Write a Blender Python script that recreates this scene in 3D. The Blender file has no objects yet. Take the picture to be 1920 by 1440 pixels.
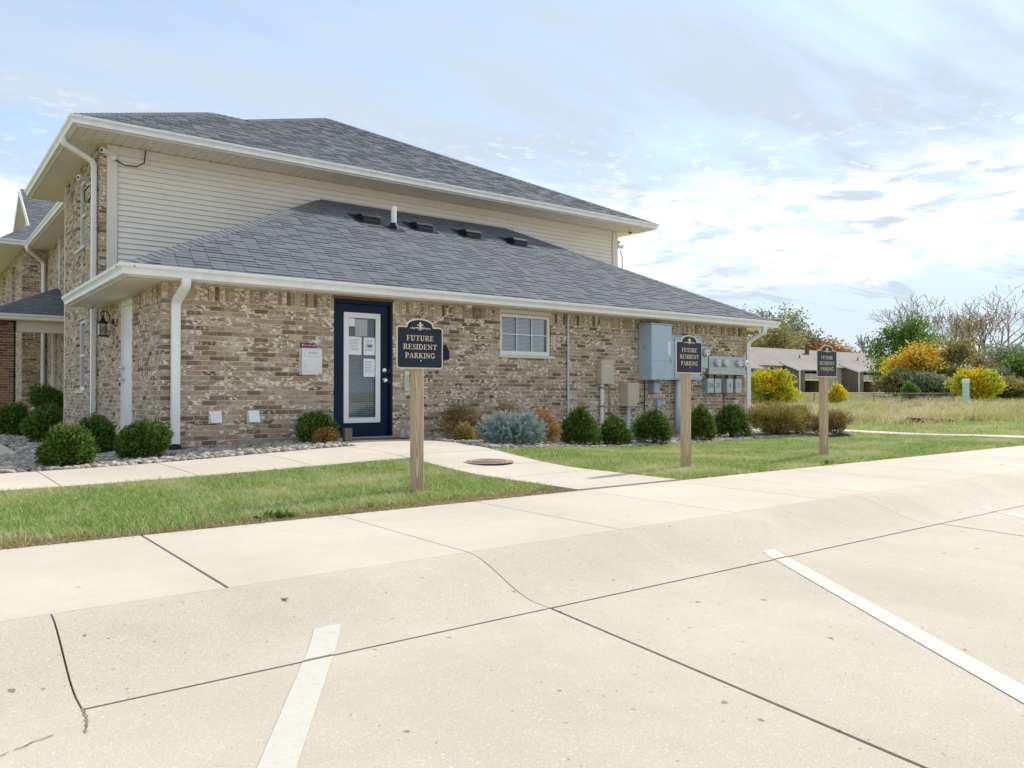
import bpy, math, random
import numpy as np
from mathutils import Vector, Matrix

S = bpy.context.scene
C = S.collection
R = math.radians
random.seed(7)

# ------------------------------------------------------------------ camera
cam = bpy.data.cameras.new('camera')
cam.sensor_width = 36.0
cam.lens = 27.88
cam.clip_start = 0.05
cam.clip_end = 4000
camo = bpy.data.objects.new('camera', cam)
C.objects.link(camo)
camo.location = (0, 0, 0.72)
camo.rotation_euler = (R(90.578), 0, -math.atan2(0.608, 0.794))
S.camera = camo

# ------------------------------------------------------------------ world and sun
SUN = Vector((0.757, 0.125, 0.642)).normalized()
SUN_EL = math.asin(SUN.z)
SUN_AZ = math.atan2(SUN.x, SUN.y)
W = bpy.data.worlds.new('World')
S.world = W
W.use_nodes = True


def world_nodes():
    nt = W.node_tree
    nt.nodes.clear()
    N = nt.nodes.new
    L = nt.links.new
    out = N('ShaderNodeOutputWorld')
    bg = N('ShaderNodeBackground')
    bg.inputs['Strength'].default_value = 0.1
    L(bg.outputs[0], out.inputs[0])
    sky = N('ShaderNodeTexSky')
    sky.sky_type = 'NISHITA'
    sky.sun_disc = False
    sky.sun_elevation = SUN_EL
    sky.sun_rotation = SUN_AZ
    sky.air_density = 1.0
    sky.dust_density = 0.35
    sky.ozone_density = 1.5
    tc = N('ShaderNodeTexCoord')
    sep = N('ShaderNodeSeparateXYZ')
    L(tc.outputs['Generated'], sep.inputs[0])

    def math_(op, a, b=None, clamp=False):
        n = N('ShaderNodeMath')
        n.operation = op
        n.use_clamp = clamp
        for i, v in enumerate((a, b)):
            if v is None:
                continue
            if isinstance(v, (int, float)):
                n.inputs[i].default_value = v
            else:
                L(v, n.inputs[i])
        return n.outputs[0]

    def sstep(v, a, b, lo=0.0, hi=1.0):
        n = N('ShaderNodeMapRange')
        n.interpolation_type = 'SMOOTHSTEP'
        L(v, n.inputs[0])
        for i, x in enumerate((a, b, lo, hi)):
            n.inputs[i + 1].default_value = x
        return n.outputs[0]

    def noise(vec, scale, detail, rough, dist=0.0, rot=0.0, sc=(1, 1, 1), loc=(0, 0, 0)):
        m = N('ShaderNodeMapping')
        m.inputs['Location'].default_value = loc
        m.inputs['Rotation'].default_value = (0, 0, rot)
        m.inputs['Scale'].default_value = sc
        L(vec, m.inputs['Vector'])
        n = N('ShaderNodeTexNoise')
        n.inputs['Scale'].default_value = scale
        n.inputs['Detail'].default_value = detail
        n.inputs['Roughness'].default_value = rough
        n.inputs['Distortion'].default_value = dist
        L(m.outputs[0], n.inputs['Vector'])
        return n.outputs['Fac']

    z = math_('MAXIMUM', sep.outputs[2], 0.0)
    zz = math_('ADD', z, 0.07)
    cx = N('ShaderNodeCombineXYZ')
    L(math_('DIVIDE', sep.outputs[0], zz), cx.inputs[0])
    L(math_('DIVIDE', sep.outputs[1], zz), cx.inputs[1])
    P = cx.outputs[0]
    # high thin veil, drawn out in streaks
    v1 = noise(P, 0.55, 4, 0.55, 0.6, R(20), (0.5, 1.6, 1), (3.1, 0.4, 0))
    v2 = noise(P, 1.7, 5, 0.6, 0.3, R(-8), (0.45, 1.5, 1), (0.3, 7.7, 0))
    veil = math_('ADD', math_('MULTIPLY', sstep(v1, 0.28, 0.56), 0.75), math_('MULTIPLY', sstep(v2, 0.36, 0.70), 0.42))
    veil = math_('MAXIMUM', veil, 0.38)
    low = sstep(sep.outputs[2], 0.02, 0.50, 0.95, 0.0)          # haze whitens towards the horizon
    veil = math_('MAXIMUM', veil, low)
    # a bank of altocumulus far off, low over the horizon
    az = noise(tc.outputs['Generated'], 1.7, 2, 0.5, 0, 0, (1, 1, 0.2), (1.37, 4.2, 0))
    wob = noise(tc.outputs['Generated'], 7.0, 5, 0.62, 0.25, 0, (1, 1, 2.6), (0.2, 0.9, 0))
    zb = math_('ADD', sep.outputs[2], math_('MULTIPLY', math_('SUBTRACT', wob, 0.5), 0.16))
    band = math_('MULTIPLY', sstep(zb, 0.130, 0.155), sstep(zb, 0.262, 0.215))
    tex = noise(tc.outputs['Generated'], 13.0, 6, 0.62, 0.3, 0, (1, 1, 4.5), (5.2, 0.1, 0))
    band = math_('MULTIPLY', band, sstep(tex, 0.36, 0.50))
    flk = noise(tc.outputs['Generated'], 42.0, 3, 0.6, 0.2, 0, (1, 1, 3.0), (0, 0, 0))
    flb = math_('MULTIPLY', sstep(sep.outputs[2], 0.21, 0.25), sstep(sep.outputs[2], 0.34, 0.27))
    flecks = math_('MULTIPLY', math_('MULTIPLY', sstep(flk, 0.54, 0.72), flb), 0.6)
    cum = math_('MAXIMUM', math_('MULTIPLY', band, 0.95), flecks)

    grey = N('ShaderNodeMix')
    grey.data_type = 'RGBA'
    L(math_('MAXIMUM', veil, cum), grey.inputs['Factor'])
    L(sky.outputs[0], grey.inputs['A'])
    cc = N('ShaderNodeMix')
    cc.data_type = 'RGBA'
    L(cum, cc.inputs['Factor'])
    cc.inputs['A'].default_value = (2.85, 3.3, 3.85, 1)
    cc.inputs['B'].default_value = (4.75, 4.75, 4.75, 1)
    L(cc.outputs['Result'], grey.inputs['B'])
    L(grey.outputs['Result'], bg.inputs['Color'])


world_nodes()
sl = bpy.data.lights.new('sun', 'SUN')
sl.energy = 2.0
sl.angle = R(2.5)
sl.color = (1.0, 0.92, 0.80)
so = bpy.data.objects.new('sun', sl)
C.objects.link(so)
so.rotation_euler = SUN.to_track_quat('Z', 'Y').to_euler()
so.location = (30, 5, 30)

S.view_settings.view_transform = 'Standard'
S.view_settings.look = 'None'
S.view_settings.exposure = 1.22
S.view_settings.gamma = 1.0
S.view_settings.use_curve_mapping = False
S.render.film_transparent = False
try:
    S.cycles.max_bounces = 4
    S.cycles.transparent_max_bounces = 12
    W.cycles.sampling_method = 'MANUAL'
    W.cycles.sample_map_resolution = 512
    S.cycles.caustics_reflective = False
    S.cycles.caustics_refractive = False
except Exception:
    pass

# ------------------------------------------------------------------ materials


def new_mat(name, rough=0.6, metal=0.0, spec=0.5):
    m = bpy.data.materials.new(name)
    m.use_nodes = True
    nt = m.node_tree
    b = nt.nodes['Principled BSDF']
    b.inputs['Roughness'].default_value = rough
    b.inputs['Metallic'].default_value = metal
    b.inputs['Specular IOR Level'].default_value = spec
    return m, nt, b


def nd(nt, typ, **kw):
    n = nt.nodes.new(typ)
    for k, v in kw.items():
        setattr(n, k, v)
    return n


def pos_noise(nt, scale, detail=4, rough=0.55, stretch=(1, 1, 1), dist=0.0, coord='pos'):
    if coord == 'pos':
        src = nd(nt, 'ShaderNodeNewGeometry').outputs['Position']
    else:
        src = nd(nt, 'ShaderNodeTexCoord').outputs['Object']
    mp = nd(nt, 'ShaderNodeMapping')
    mp.inputs['Scale'].default_value = stretch
    nt.links.new(src, mp.inputs['Vector'])
    n = nd(nt, 'ShaderNodeTexNoise')
    n.inputs['Scale'].default_value = scale
    n.inputs['Detail'].default_value = detail
    n.inputs['Roughness'].default_value = rough
    n.inputs['Distortion'].default_value = dist
    nt.links.new(mp.outputs[0], n.inputs['Vector'])
    return n


def ramp(nt, fac, stops, interp='LINEAR'):
    r = nd(nt, 'ShaderNodeValToRGB')
    r.color_ramp.interpolation = interp
    els = r.color_ramp.elements
    while len(els) < len(stops):
        els.new(0.5)
    for e, (p, c) in zip(els, stops):
        e.position = p
        e.color = (c[0], c[1], c[2], 1) if not isinstance(c, (int, float)) else (c, c, c, 1)
    nt.links.new(fac, r.inputs[0])
    return r.outputs[0]


def mix(nt, fac, a, b, blend='MIX'):
    n = nd(nt, 'ShaderNodeMix', data_type='RGBA', blend_type=blend)
    for key, v in (('Factor', fac), ('A', a), ('B', b)):
        if isinstance(v, (int, float)):
            n.inputs[key].default_value = v
        elif isinstance(v, tuple):
            n.inputs[key].default_value = (v[0], v[1], v[2], 1)
        else:
            nt.links.new(v, n.inputs[key])
    return n.outputs['Result']


def bump(nt, b, h, strength=0.3, dist=0.01):
    n = nd(nt, 'ShaderNodeBump')
    n.inputs['Strength'].default_value = strength
    n.inputs['Distance'].default_value = dist
    nt.links.new(h, n.inputs['Height'])
    nt.links.new(n.outputs[0], b.inputs['Normal'])


def simple(name, col, rough=0.55, metal=0.0, var=0.12, scale=5, bs=0.0, bscale=80, spec=0.5, stretch=(1, 1, 1)):
    m, nt, b = new_mat(name, rough, metal, spec)
    n = pos_noise(nt, scale, 5, 0.6, stretch)
    lo = tuple(c * (1 - var) for c in col)
    hi = tuple(min(1, c * (1 + var)) for c in col)
    nt.links.new(ramp(nt, n.outputs['Fac'], [(0.3, lo), (0.7, hi)]), b.inputs['Base Color'])
    if bs:
        bump(nt, b, pos_noise(nt, bscale, 3).outputs['Fac'], bs, 0.004)
    return m


def rnd_attr(nt):
    a = nd(nt, 'ShaderNodeAttribute')
    a.attribute_name = 'rnd'
    return a.outputs['Fac']


def leaf_mat(name, stops, rough=0.55, trans=0.3, patch=None, pscale=1.2, plim=(0.45, 0.6)):
    m, nt, b = new_mat(name, rough, 0, 0.3)
    col = ramp(nt, rnd_attr(nt), stops)
    if patch:
        n = pos_noise(nt, pscale, 4, 0.6)
        col = mix(nt, ramp(nt, n.outputs['Fac'], [(plim[0], 0.0), (plim[1], 1.0)]), col, mix(nt, 0.65, col, patch))
    nt.links.new(col, b.inputs['Base Color'])
    t = nd(nt, 'ShaderNodeBsdfTranslucent')
    nt.links.new(col, t.inputs['Color'])
    ms = nd(nt, 'ShaderNodeMixShader')
    ms.inputs[0].default_value = trans
    nt.links.new(b.outputs[0], ms.inputs[1])
    nt.links.new(t.outputs[0], ms.inputs[2])
    nt.links.new(ms.outputs[0], nt.nodes['Material Output'].inputs['Surface'])
    return m


def glass_mat(name, tint=(0.96, 0.98, 0.98), rough=0.02, extra=0.02):
    m = bpy.data.materials.new(name)
    m.use_nodes = True
    nt = m.node_tree
    nt.nodes.clear()
    out = nd(nt, 'ShaderNodeOutputMaterial')
    tr = nd(nt, 'ShaderNodeBsdfTransparent')
    tr.inputs[0].default_value = (*tint, 1)
    gl = nd(nt, 'ShaderNodeBsdfGlossy')
    gl.inputs['Roughness'].default_value = rough
    fr = nd(nt, 'ShaderNodeFresnel')
    fr.inputs[0].default_value = 1.5
    ad = nd(nt, 'ShaderNodeMath', operation='ADD')
    ad.inputs[1].default_value = extra
    nt.links.new(fr.outputs[0], ad.inputs[0])
    ms = nd(nt, 'ShaderNodeMixShader')
    nt.links.new(ad.outputs[0], ms.inputs[0])
    nt.links.new(tr.outputs[0], ms.inputs[1])
    nt.links.new(gl.outputs[0], ms.inputs[2])
    nt.links.new(ms.outputs[0], out.inputs[0])
    return m


def brick_mat(name, stops, cream=(0.82, 0.745, 0.63), lim=(0.50, 0.585)):
    m, nt, b = new_mat(name, 0.9, 0, 0.2)
    a = rnd_attr(nt)
    col = ramp(nt, a, stops)
    n1 = pos_noise(nt, 42, 4, 0.65, (0.6, 0.6, 1.0))
    col = mix(nt, ramp(nt, n1.outputs['Fac'], [(0.42, 0.0), (0.62, 0.6)]), col, mix(nt, 1.0, col, (0.58, 0.55, 0.52), 'MULTIPLY'))
    n2 = pos_noise(nt, 25, 3, 0.55, (0.65, 0.65, 1.1), 0.4)
    off = nd(nt, 'ShaderNodeVectorMath', operation='SCALE')
    off.inputs[0].default_value = (31.0, 47.0, 59.0)
    nt.links.new(a, off.inputs['Scale'])
    adv = nd(nt, 'ShaderNodeVectorMath', operation='ADD')
    nt.links.new(n2.inputs['Vector'].links[0].from_socket, adv.inputs[0])
    nt.links.new(off.outputs[0], adv.inputs[1])
    nt.links.new(adv.outputs[0], n2.inputs['Vector'])
    k = ramp(nt, n2.outputs['Fac'], [(lim[0], 0.0), (lim[1], 1.0)])
    sel = nd(nt, 'ShaderNodeMath', operation='FRACT')
    mu = nd(nt, 'ShaderNodeMath', operation='MULTIPLY')
    mu.inputs[1].default_value = 17.3
    nt.links.new(a, mu.inputs[0])
    nt.links.new(mu.outputs[0], sel.inputs[0])
    s2 = ramp(nt, sel.outputs[0], [(0.3, 0.1), (0.55, 1.0)])
    kk = nd(nt, 'ShaderNodeMath', operation='MULTIPLY')
    nt.links.new(k, kk.inputs[0])
    nt.links.new(s2, kk.inputs[1])
    col = mix(nt, kk.outputs[0], col, cream)
    nt.links.new(col, b.inputs['Base Color'])
    bump(nt, b, pos_noise(nt, 160, 4).outputs['Fac'], 0.5, 0.004)
    return m


def concrete_mat(name, base, pits=True, speck=1.0):
    m, nt, b = new_mat(name, 0.88, 0, 0.3)
    big = pos_noise(nt, 0.7, 5, 0.6)
    d = tuple(c * 0.87 for c in base)
    h = tuple(min(1, c * 1.07) for c in base)
    col = ramp(nt, big.outputs['Fac'], [(0.3, d), (0.7, h)])
    mid = pos_noise(nt, 9, 5, 0.65)
    col = mix(nt, ramp(nt, mid.outputs['Fac'], [(0.35, 0.0), (0.75, 0.22)]), col, tuple(c * 0.72 for c in base))
    f = pos_noise(nt, 150, 4, 0.75)
    col = mix(nt, ramp(nt, f.outputs['Fac'], [(0.47, 0.0), (0.68, 0.6 * speck)]), col, tuple(c * 0.52 for c in base))
    f2 = pos_noise(nt, 95, 2, 0.6)
    col = mix(nt, ramp(nt, f2.outputs['Fac'], [(0.6, 0.0), (0.75, 0.5 * speck)]), col, (0.86, 0.82, 0.74))
    for (vs_, lo_, hi_, rad, dep) in (((3.3, 0.6, 1.0, 0.045, 0.7), (13.0, 0.6, 1.0, 0.075, 0.5)) if pits else ((3.0, 0.7, 1.0, 0.05, 0.4),)):
        v = nd(nt, 'ShaderNodeTexVoronoi', voronoi_dimensions='2D')
        v.inputs['Scale'].default_value = vs_
        v.inputs['Randomness'].default_value = 1
        g = nd(nt, 'ShaderNodeNewGeometry')
        wv = pos_noise(nt, 45, 2)
        add = nd(nt, 'ShaderNodeVectorMath', operation='MULTIPLY_ADD')
        nt.links.new(wv.outputs['Color'], add.inputs[0])
        add.inputs[1].default_value = (0.03, 0.03, 0.03)
        nt.links.new(g.outputs['Position'], add.inputs[2])
        nt.links.new(add.outputs[0], v.inputs['Vector'])
        sz = nd(nt, 'ShaderNodeSeparateColor')
        nt.links.new(v.outputs['Color'], sz.inputs[0])
        th = nd(nt, 'ShaderNodeMapRange')
        nt.links.new(sz.outputs[0], th.inputs[0])
        for q, val in enumerate((lo_, hi_, 0.0, rad)):
            th.inputs[q + 1].default_value = val
        lt = nd(nt, 'ShaderNodeMath', operation='LESS_THAN')
        nt.links.new(v.outputs['Distance'], lt.inputs[0])
        nt.links.new(th.outputs[0], lt.inputs[1])
        dk = nd(nt, 'ShaderNodeMath', operation='MULTIPLY')
        nt.links.new(lt.outputs[0], dk.inputs[0])
        dk.inputs[1].default_value = dep
        col = mix(nt, dk.outputs[0], col, (0.15, 0.115, 0.085))
    if pits:
        st = pos_noise(nt, 1.6, 4, 0.6, (1, 0.25, 1), 0.4)
        col = mix(nt, ramp(nt, st.outputs['Fac'], [(0.48, 0.0), (0.75, 0.2)]), col, tuple(c * 0.6 for c in base))
    oi = nd(nt, 'ShaderNodeObjectInfo')
    col = mix(nt, 1.0, col, ramp(nt, oi.outputs['Random'], [(0.0, 0.95), (1.0, 1.0)]), 'MULTIPLY')
    nt.links.new(col, b.inputs['Base Color'])
    bump(nt, b, f.outputs['Fac'], 0.35, 0.004)
    return m


def wood_mat(name, light, dark, scale=22):
    m, nt, b = new_mat(name, 0.8, 0, 0.25)
    g = pos_noise(nt, scale, 3, 0.5, (1, 1, 0.07), 1.6, 'obj')
    w = nd(nt, 'ShaderNodeTexWave', wave_type='RINGS', rings_direction='Z')
    tc = nd(nt, 'ShaderNodeTexCoord')
    mp = nd(nt, 'ShaderNodeMapping')
    mp.inputs['Location'].default_value = (0.02, 0.075, 0)
    mp.inputs['Rotation'].default_value = (R(2.6), R(1.2), 0)
    nt.links.new(tc.outputs['Object'], mp.inputs[0])
    nt.links.new(mp.outputs[0], w.inputs['Vector'])
    w.inputs['Scale'].default_value = 26
    w.inputs['Distortion'].default_value = 2.2
    w.inputs['Detail'].default_value = 3
    w.inputs['Detail Scale'].default_value = 0.6
    c = ramp(nt, w.outputs['Fac'], [(0.25, light), (0.75, dark)])
    c = mix(nt, ramp(nt, g.outputs['Fac'], [(0.4, 0.0), (0.7, 0.6)]), c, tuple(x * 0.62 for x in dark))
    nt.links.new(c, b.inputs['Base Color'])
    bump(nt, b, w.outputs['Fac'], 0.35, 0.003)
    return m


MT = {}
BR = [(0.0, (0.17, 0.12, 0.085)), (0.16, (0.25, 0.18, 0.125)), (0.34, (0.39, 0.295, 0.207)), (0.6, (0.47, 0.37, 0.265)),
      (0.82, (0.56, 0.45, 0.335)), (0.92, (0.42, 0.29, 0.215)), (1.0, (0.61, 0.50, 0.39))]
MT['brick'] = brick_mat('tumbled_brick', BR)
MT['brick_red'] = brick_mat('porch_brick', [(0.0, (0.15, 0.075, 0.05)), (0.5, (0.28, 0.15, 0.10)), (1.0, (0.36, 0.22, 0.15))], lim=(0.66, 0.75))
MT['mortar'] = simple('mortar', (0.72, 0.61, 0.48), 0.95, 0, 0.12, 12, 0.4, 200)
MT['white'] = simple('white_metal', (0.86, 0.86, 0.86), 0.4, 0, 0.06, 7.0, stretch=(1, 1, 0.12))
MT['soffit'] = simple('soffit_vinyl', (0.82, 0.765, 0.68), 0.55, 0, 0.04, 3)
MT['siding'] = simple('siding_vinyl', (0.84, 0.785, 0.71), 0.5, 0, 0.04, 1.2, 0.1, 120)
MT['trim'] = simple('trim_beige', (0.78, 0.72, 0.64), 0.5, 0, 0.03, 2)
MT['navy'] = simple('navy_paint', (0.003, 0.016, 0.048), 0.42, 0, 0.15, 3, spec=0.2)
MT['vinyl'] = simple('window_vinyl', (0.82, 0.82, 0.81), 0.4, 0, 0.03, 3)
MT['sill'] = simple('cream_sill', (0.70, 0.65, 0.57), 0.6, 0, 0.06, 8)
MT['glass'] = glass_mat('clear_glass')
MT['lantern_glass'] = glass_mat('lantern_glass', (0.8, 0.8, 0.78), 0.25, 0.12)
MT['dark'] = simple('dark_interior', (0.035, 0.035, 0.04), 0.9)
MT['blind'] = simple('blind_slat', (0.86, 0.87, 0.87), 0.55, 0, 0.03, 3)
MT['paper'] = simple('paper', (0.86, 0.87, 0.88), 0.7, 0, 0.03, 9)
MT['ink'] = simple('print_grey', (0.30, 0.31, 0.36), 0.8)
MT['inkblue'] = simple('print_blue', (0.16, 0.22, 0.55), 0.8)
MT['chrome'] = simple('brushed_steel', (0.75, 0.75, 0.75), 0.25, 1.0, 0.05)
MT['black'] = simple('black_metal', (0.012, 0.012, 0.014), 0.45)
MT['ventblack'] = simple('roof_vent_black', (0.014, 0.016, 0.024), 0.6, 0, 0.2, 8, spec=0.2)
MT['cabinet'] = simple('blue_grey_enamel', (0.43, 0.54, 0.65), 0.42, 0, 0.06, 3, 0.05, 60)
MT['galv'] = simple('galvanised_steel', (0.46, 0.51, 0.52), 0.45, 0.35, 0.12, 7)
MT['tan'] = simple('tan_enamel', (0.56, 0.49, 0.39), 0.5, 0, 0.05, 4)
MT['pipe'] = simple('painted_conduit', (0.55, 0.63, 0.70), 0.45, 0, 0.07, 5)
MT['pvc'] = simple('white_pvc', (0.80, 0.79, 0.76), 0.45, 0, 0.04, 4)
MT['boxwhite'] = simple('drop_box_white', (0.74, 0.76, 0.75), 0.4, 0, 0.03, 4)
MT['maroon'] = simple('maroon_plate', (0.20, 0.02, 0.045), 0.5)
MT['pinkprint'] = simple('pale_print', (0.80, 0.66, 0.66), 0.6)
MT['signnavy'] = simple('sign_navy', (0.004, 0.012, 0.03), 0.3, 0, 0.2, 5, spec=0.35)
MT['cream'] = simple('sign_cream', (0.72, 0.60, 0.45), 0.5, 0, 0.04, 9)
MT['wood'] = wood_mat('weathered_pine', (0.68, 0.55, 0.40), (0.46, 0.31, 0.19))
MT['stub'] = wood_mat('grey_timber', (0.30, 0.23, 0.165), (0.19, 0.135, 0.09), 30)
MT['walk'] = concrete_mat('walk_concrete', (0.64, 0.57, 0.472), False, 0.35)
MT['lot'] = concrete_mat('lot_concrete', (0.61, 0.542, 0.442), True, 1.0)
MT['joint'] = simple('joint_dirt', (0.22, 0.17, 0.125), 0.95, 0, 0.3, 30)
MT['stripe'] = None
MT['soil'] = simple('lawn_soil', (0.33, 0.32, 0.13), 1.0, 0, 0.35, 3)
MT['gravelbed'] = simple('gravel_bed', (0.22, 0.19, 0.16), 1.0, 0, 0.3, 20)
MT['iron'] = simple('rusted_iron', (0.40, 0.27, 0.21), 0.8, 0.2, 0.25, 14, 0.3, 90)
MT['wire'] = simple('fence_wire', (0.20, 0.20, 0.20), 0.7, 0.2, 0.1)
MT['mat'] = simple('door_mat', (0.20, 0.105, 0.075), 0.95, 0, 0.25, 40)
MT['teal'] = simple('pale_teal_pipe', (0.50, 0.66, 0.66), 0.5, 0, 0.08, 3)


def stripe_mat():
    m, nt, b = new_mat('road_paint', 0.7, 0, 0.3)
    n = pos_noise(nt, 40, 6, 0.7)
    n2 = pos_noise(nt, 220, 3, 0.7)
    c = ramp(nt, n.outputs['Fac'], [(0.30, (0.52, 0.48, 0.40)), (0.46, (0.61, 0.585, 0.515))])
    c = mix(nt, ramp(nt, n2.outputs['Fac'], [(0.55, 0.0), (0.70, 0.6)]), c, (0.50, 0.455, 0.375))
    nt.links.new(c, b.inputs['Base Color'])
    return m


MT['stripe'] = stripe_mat()


def shingle_mat():
    m, nt, b = new_mat('asphalt_shingle', 0.93, 0, 0.25)
    c = ramp(nt, rnd_attr(nt), [(0.0, (0.135, 0.150, 0.174)), (0.5, (0.168, 0.185, 0.210)), (1.0, (0.200, 0.217, 0.240))])
    n = pos_noise(nt, 130, 3, 0.7)
    c = mix(nt, ramp(nt, n.outputs['Fac'], [(0.35, 0.0), (0.7, 0.6)]), c, (0.075, 0.078, 0.088))
    n2 = pos_noise(nt, 0.6, 4, 0.6)
    c = mix(nt, ramp(nt, n2.outputs['Fac'], [(0.35, 0.0), (0.7, 0.28)]), c, (0.21, 0.215, 0.225))
    nt.links.new(c, b.inputs['Base Color'])
    bump(nt, b, n.outputs['Fac'], 0.5, 0.003)
    return m


MT['shingle'] = shingle_mat()
MT['yew'] = leaf_mat('yew_leaf', [(0.0, (0.03, 0.075, 0.012)), (0.5, (0.065, 0.14, 0.02)), (0.8, (0.15, 0.24, 0.03)), (1.0, (0.30, 0.37, 0.06))], 0.5, 0.3, (0.24, 0.27, 0.04), 6.0, (0.52, 0.66))
MT['spruce'] = leaf_mat('blue_spruce_needle', [(0.0, (0.15, 0.21, 0.205)), (0.5, (0.28, 0.365, 0.35)), (1.0, (0.50, 0.57, 0.53))], 0.6, 0.2)
MT['barberry'] = leaf_mat('barberry_leaf', [(0.0, (0.19, 0.12, 0.07)), (0.45, (0.33, 0.22, 0.10)), (0.8, (0.42, 0.30, 0.13)), (1.0, (0.38, 0.35, 0.11))], 0.6, 0.3)
MT['orange'] = leaf_mat('orange_leaf', [(0.0, (0.22, 0.11, 0.04)), (0.5, (0.38, 0.20, 0.06)), (1.0, (0.46, 0.31, 0.10))], 0.6, 0.35)
MT['spirea'] = leaf_mat('spirea_leaf', [(0.0, (0.15, 0.15, 0.03)), (0.45, (0.32, 0.27, 0.07)), (0.8, (0.46, 0.34, 0.11)), (1.0, (0.54, 0.40, 0.16))], 0.6, 0.3)
MT['bark'] = simple('bark', (0.16, 0.125, 0.095), 0.95, 0, 0.25, 6, 0.4, 20)
MT['palebark'] = simple('pale_bark', (0.30, 0.255, 0.215), 0.95, 0, 0.2, 6)
MT['twig'] = simple('twig', (0.14, 0.09, 0.06), 0.9)
MT['grass'] = leaf_mat('lawn_blade', [(0.0, (0.14, 0.26, 0.045)), (0.45, (0.26, 0.40, 0.085)), (0.78, (0.40, 0.50, 0.15)), (0.9, (0.62, 0.58, 0.32)), (1.0, (0.72, 0.65, 0.45))],
                       0.6, 0.35, (0.72, 0.65, 0.40), 1.1, (0.46, 0.66))
MT['drygrass'] = leaf_mat('meadow_blade', [(0.0, (0.24, 0.25, 0.09)), (0.3, (0.40, 0.36, 0.16)), (0.7, (0.58, 0.50, 0.30)), (1.0, (0.72, 0.63, 0.44))],
                          0.7, 0.35, (0.34, 0.40, 0.10), 0.28, (0.48, 0.6))
MT['thatch'] = leaf_mat('dead_thatch', [(0.0, (0.22, 0.15, 0.08)), (0.6, (0.40, 0.29, 0.16)), (1.0, (0.52, 0.41, 0.25))], 0.8, 0.2)
MT['stone'] = None


def stone_mat():
    m, nt, b = new_mat('river_stone', 0.85, 0, 0.3)
    c = ramp(nt, rnd_attr(nt), [(0.0, (0.20, 0.18, 0.16)), (0.35, (0.36, 0.33, 0.29)), (0.7, (0.50, 0.46, 0.40)), (0.88, (0.42, 0.33, 0.26)), (1.0, (0.66, 0.63, 0.58))])
    n = pos_noise(nt, 60, 4, 0.6)
    c = mix(nt, ramp(nt, n.outputs['Fac'], [(0.35, 0.0), (0.7, 0.35)]), c, (0.2, 0.18, 0.16))
    nt.links.new(c, b.inputs['Base Color'])
    return m


MT['stone'] = stone_mat()

# ------------------------------------------------------------------ mesh helpers
ORG = {}


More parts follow.
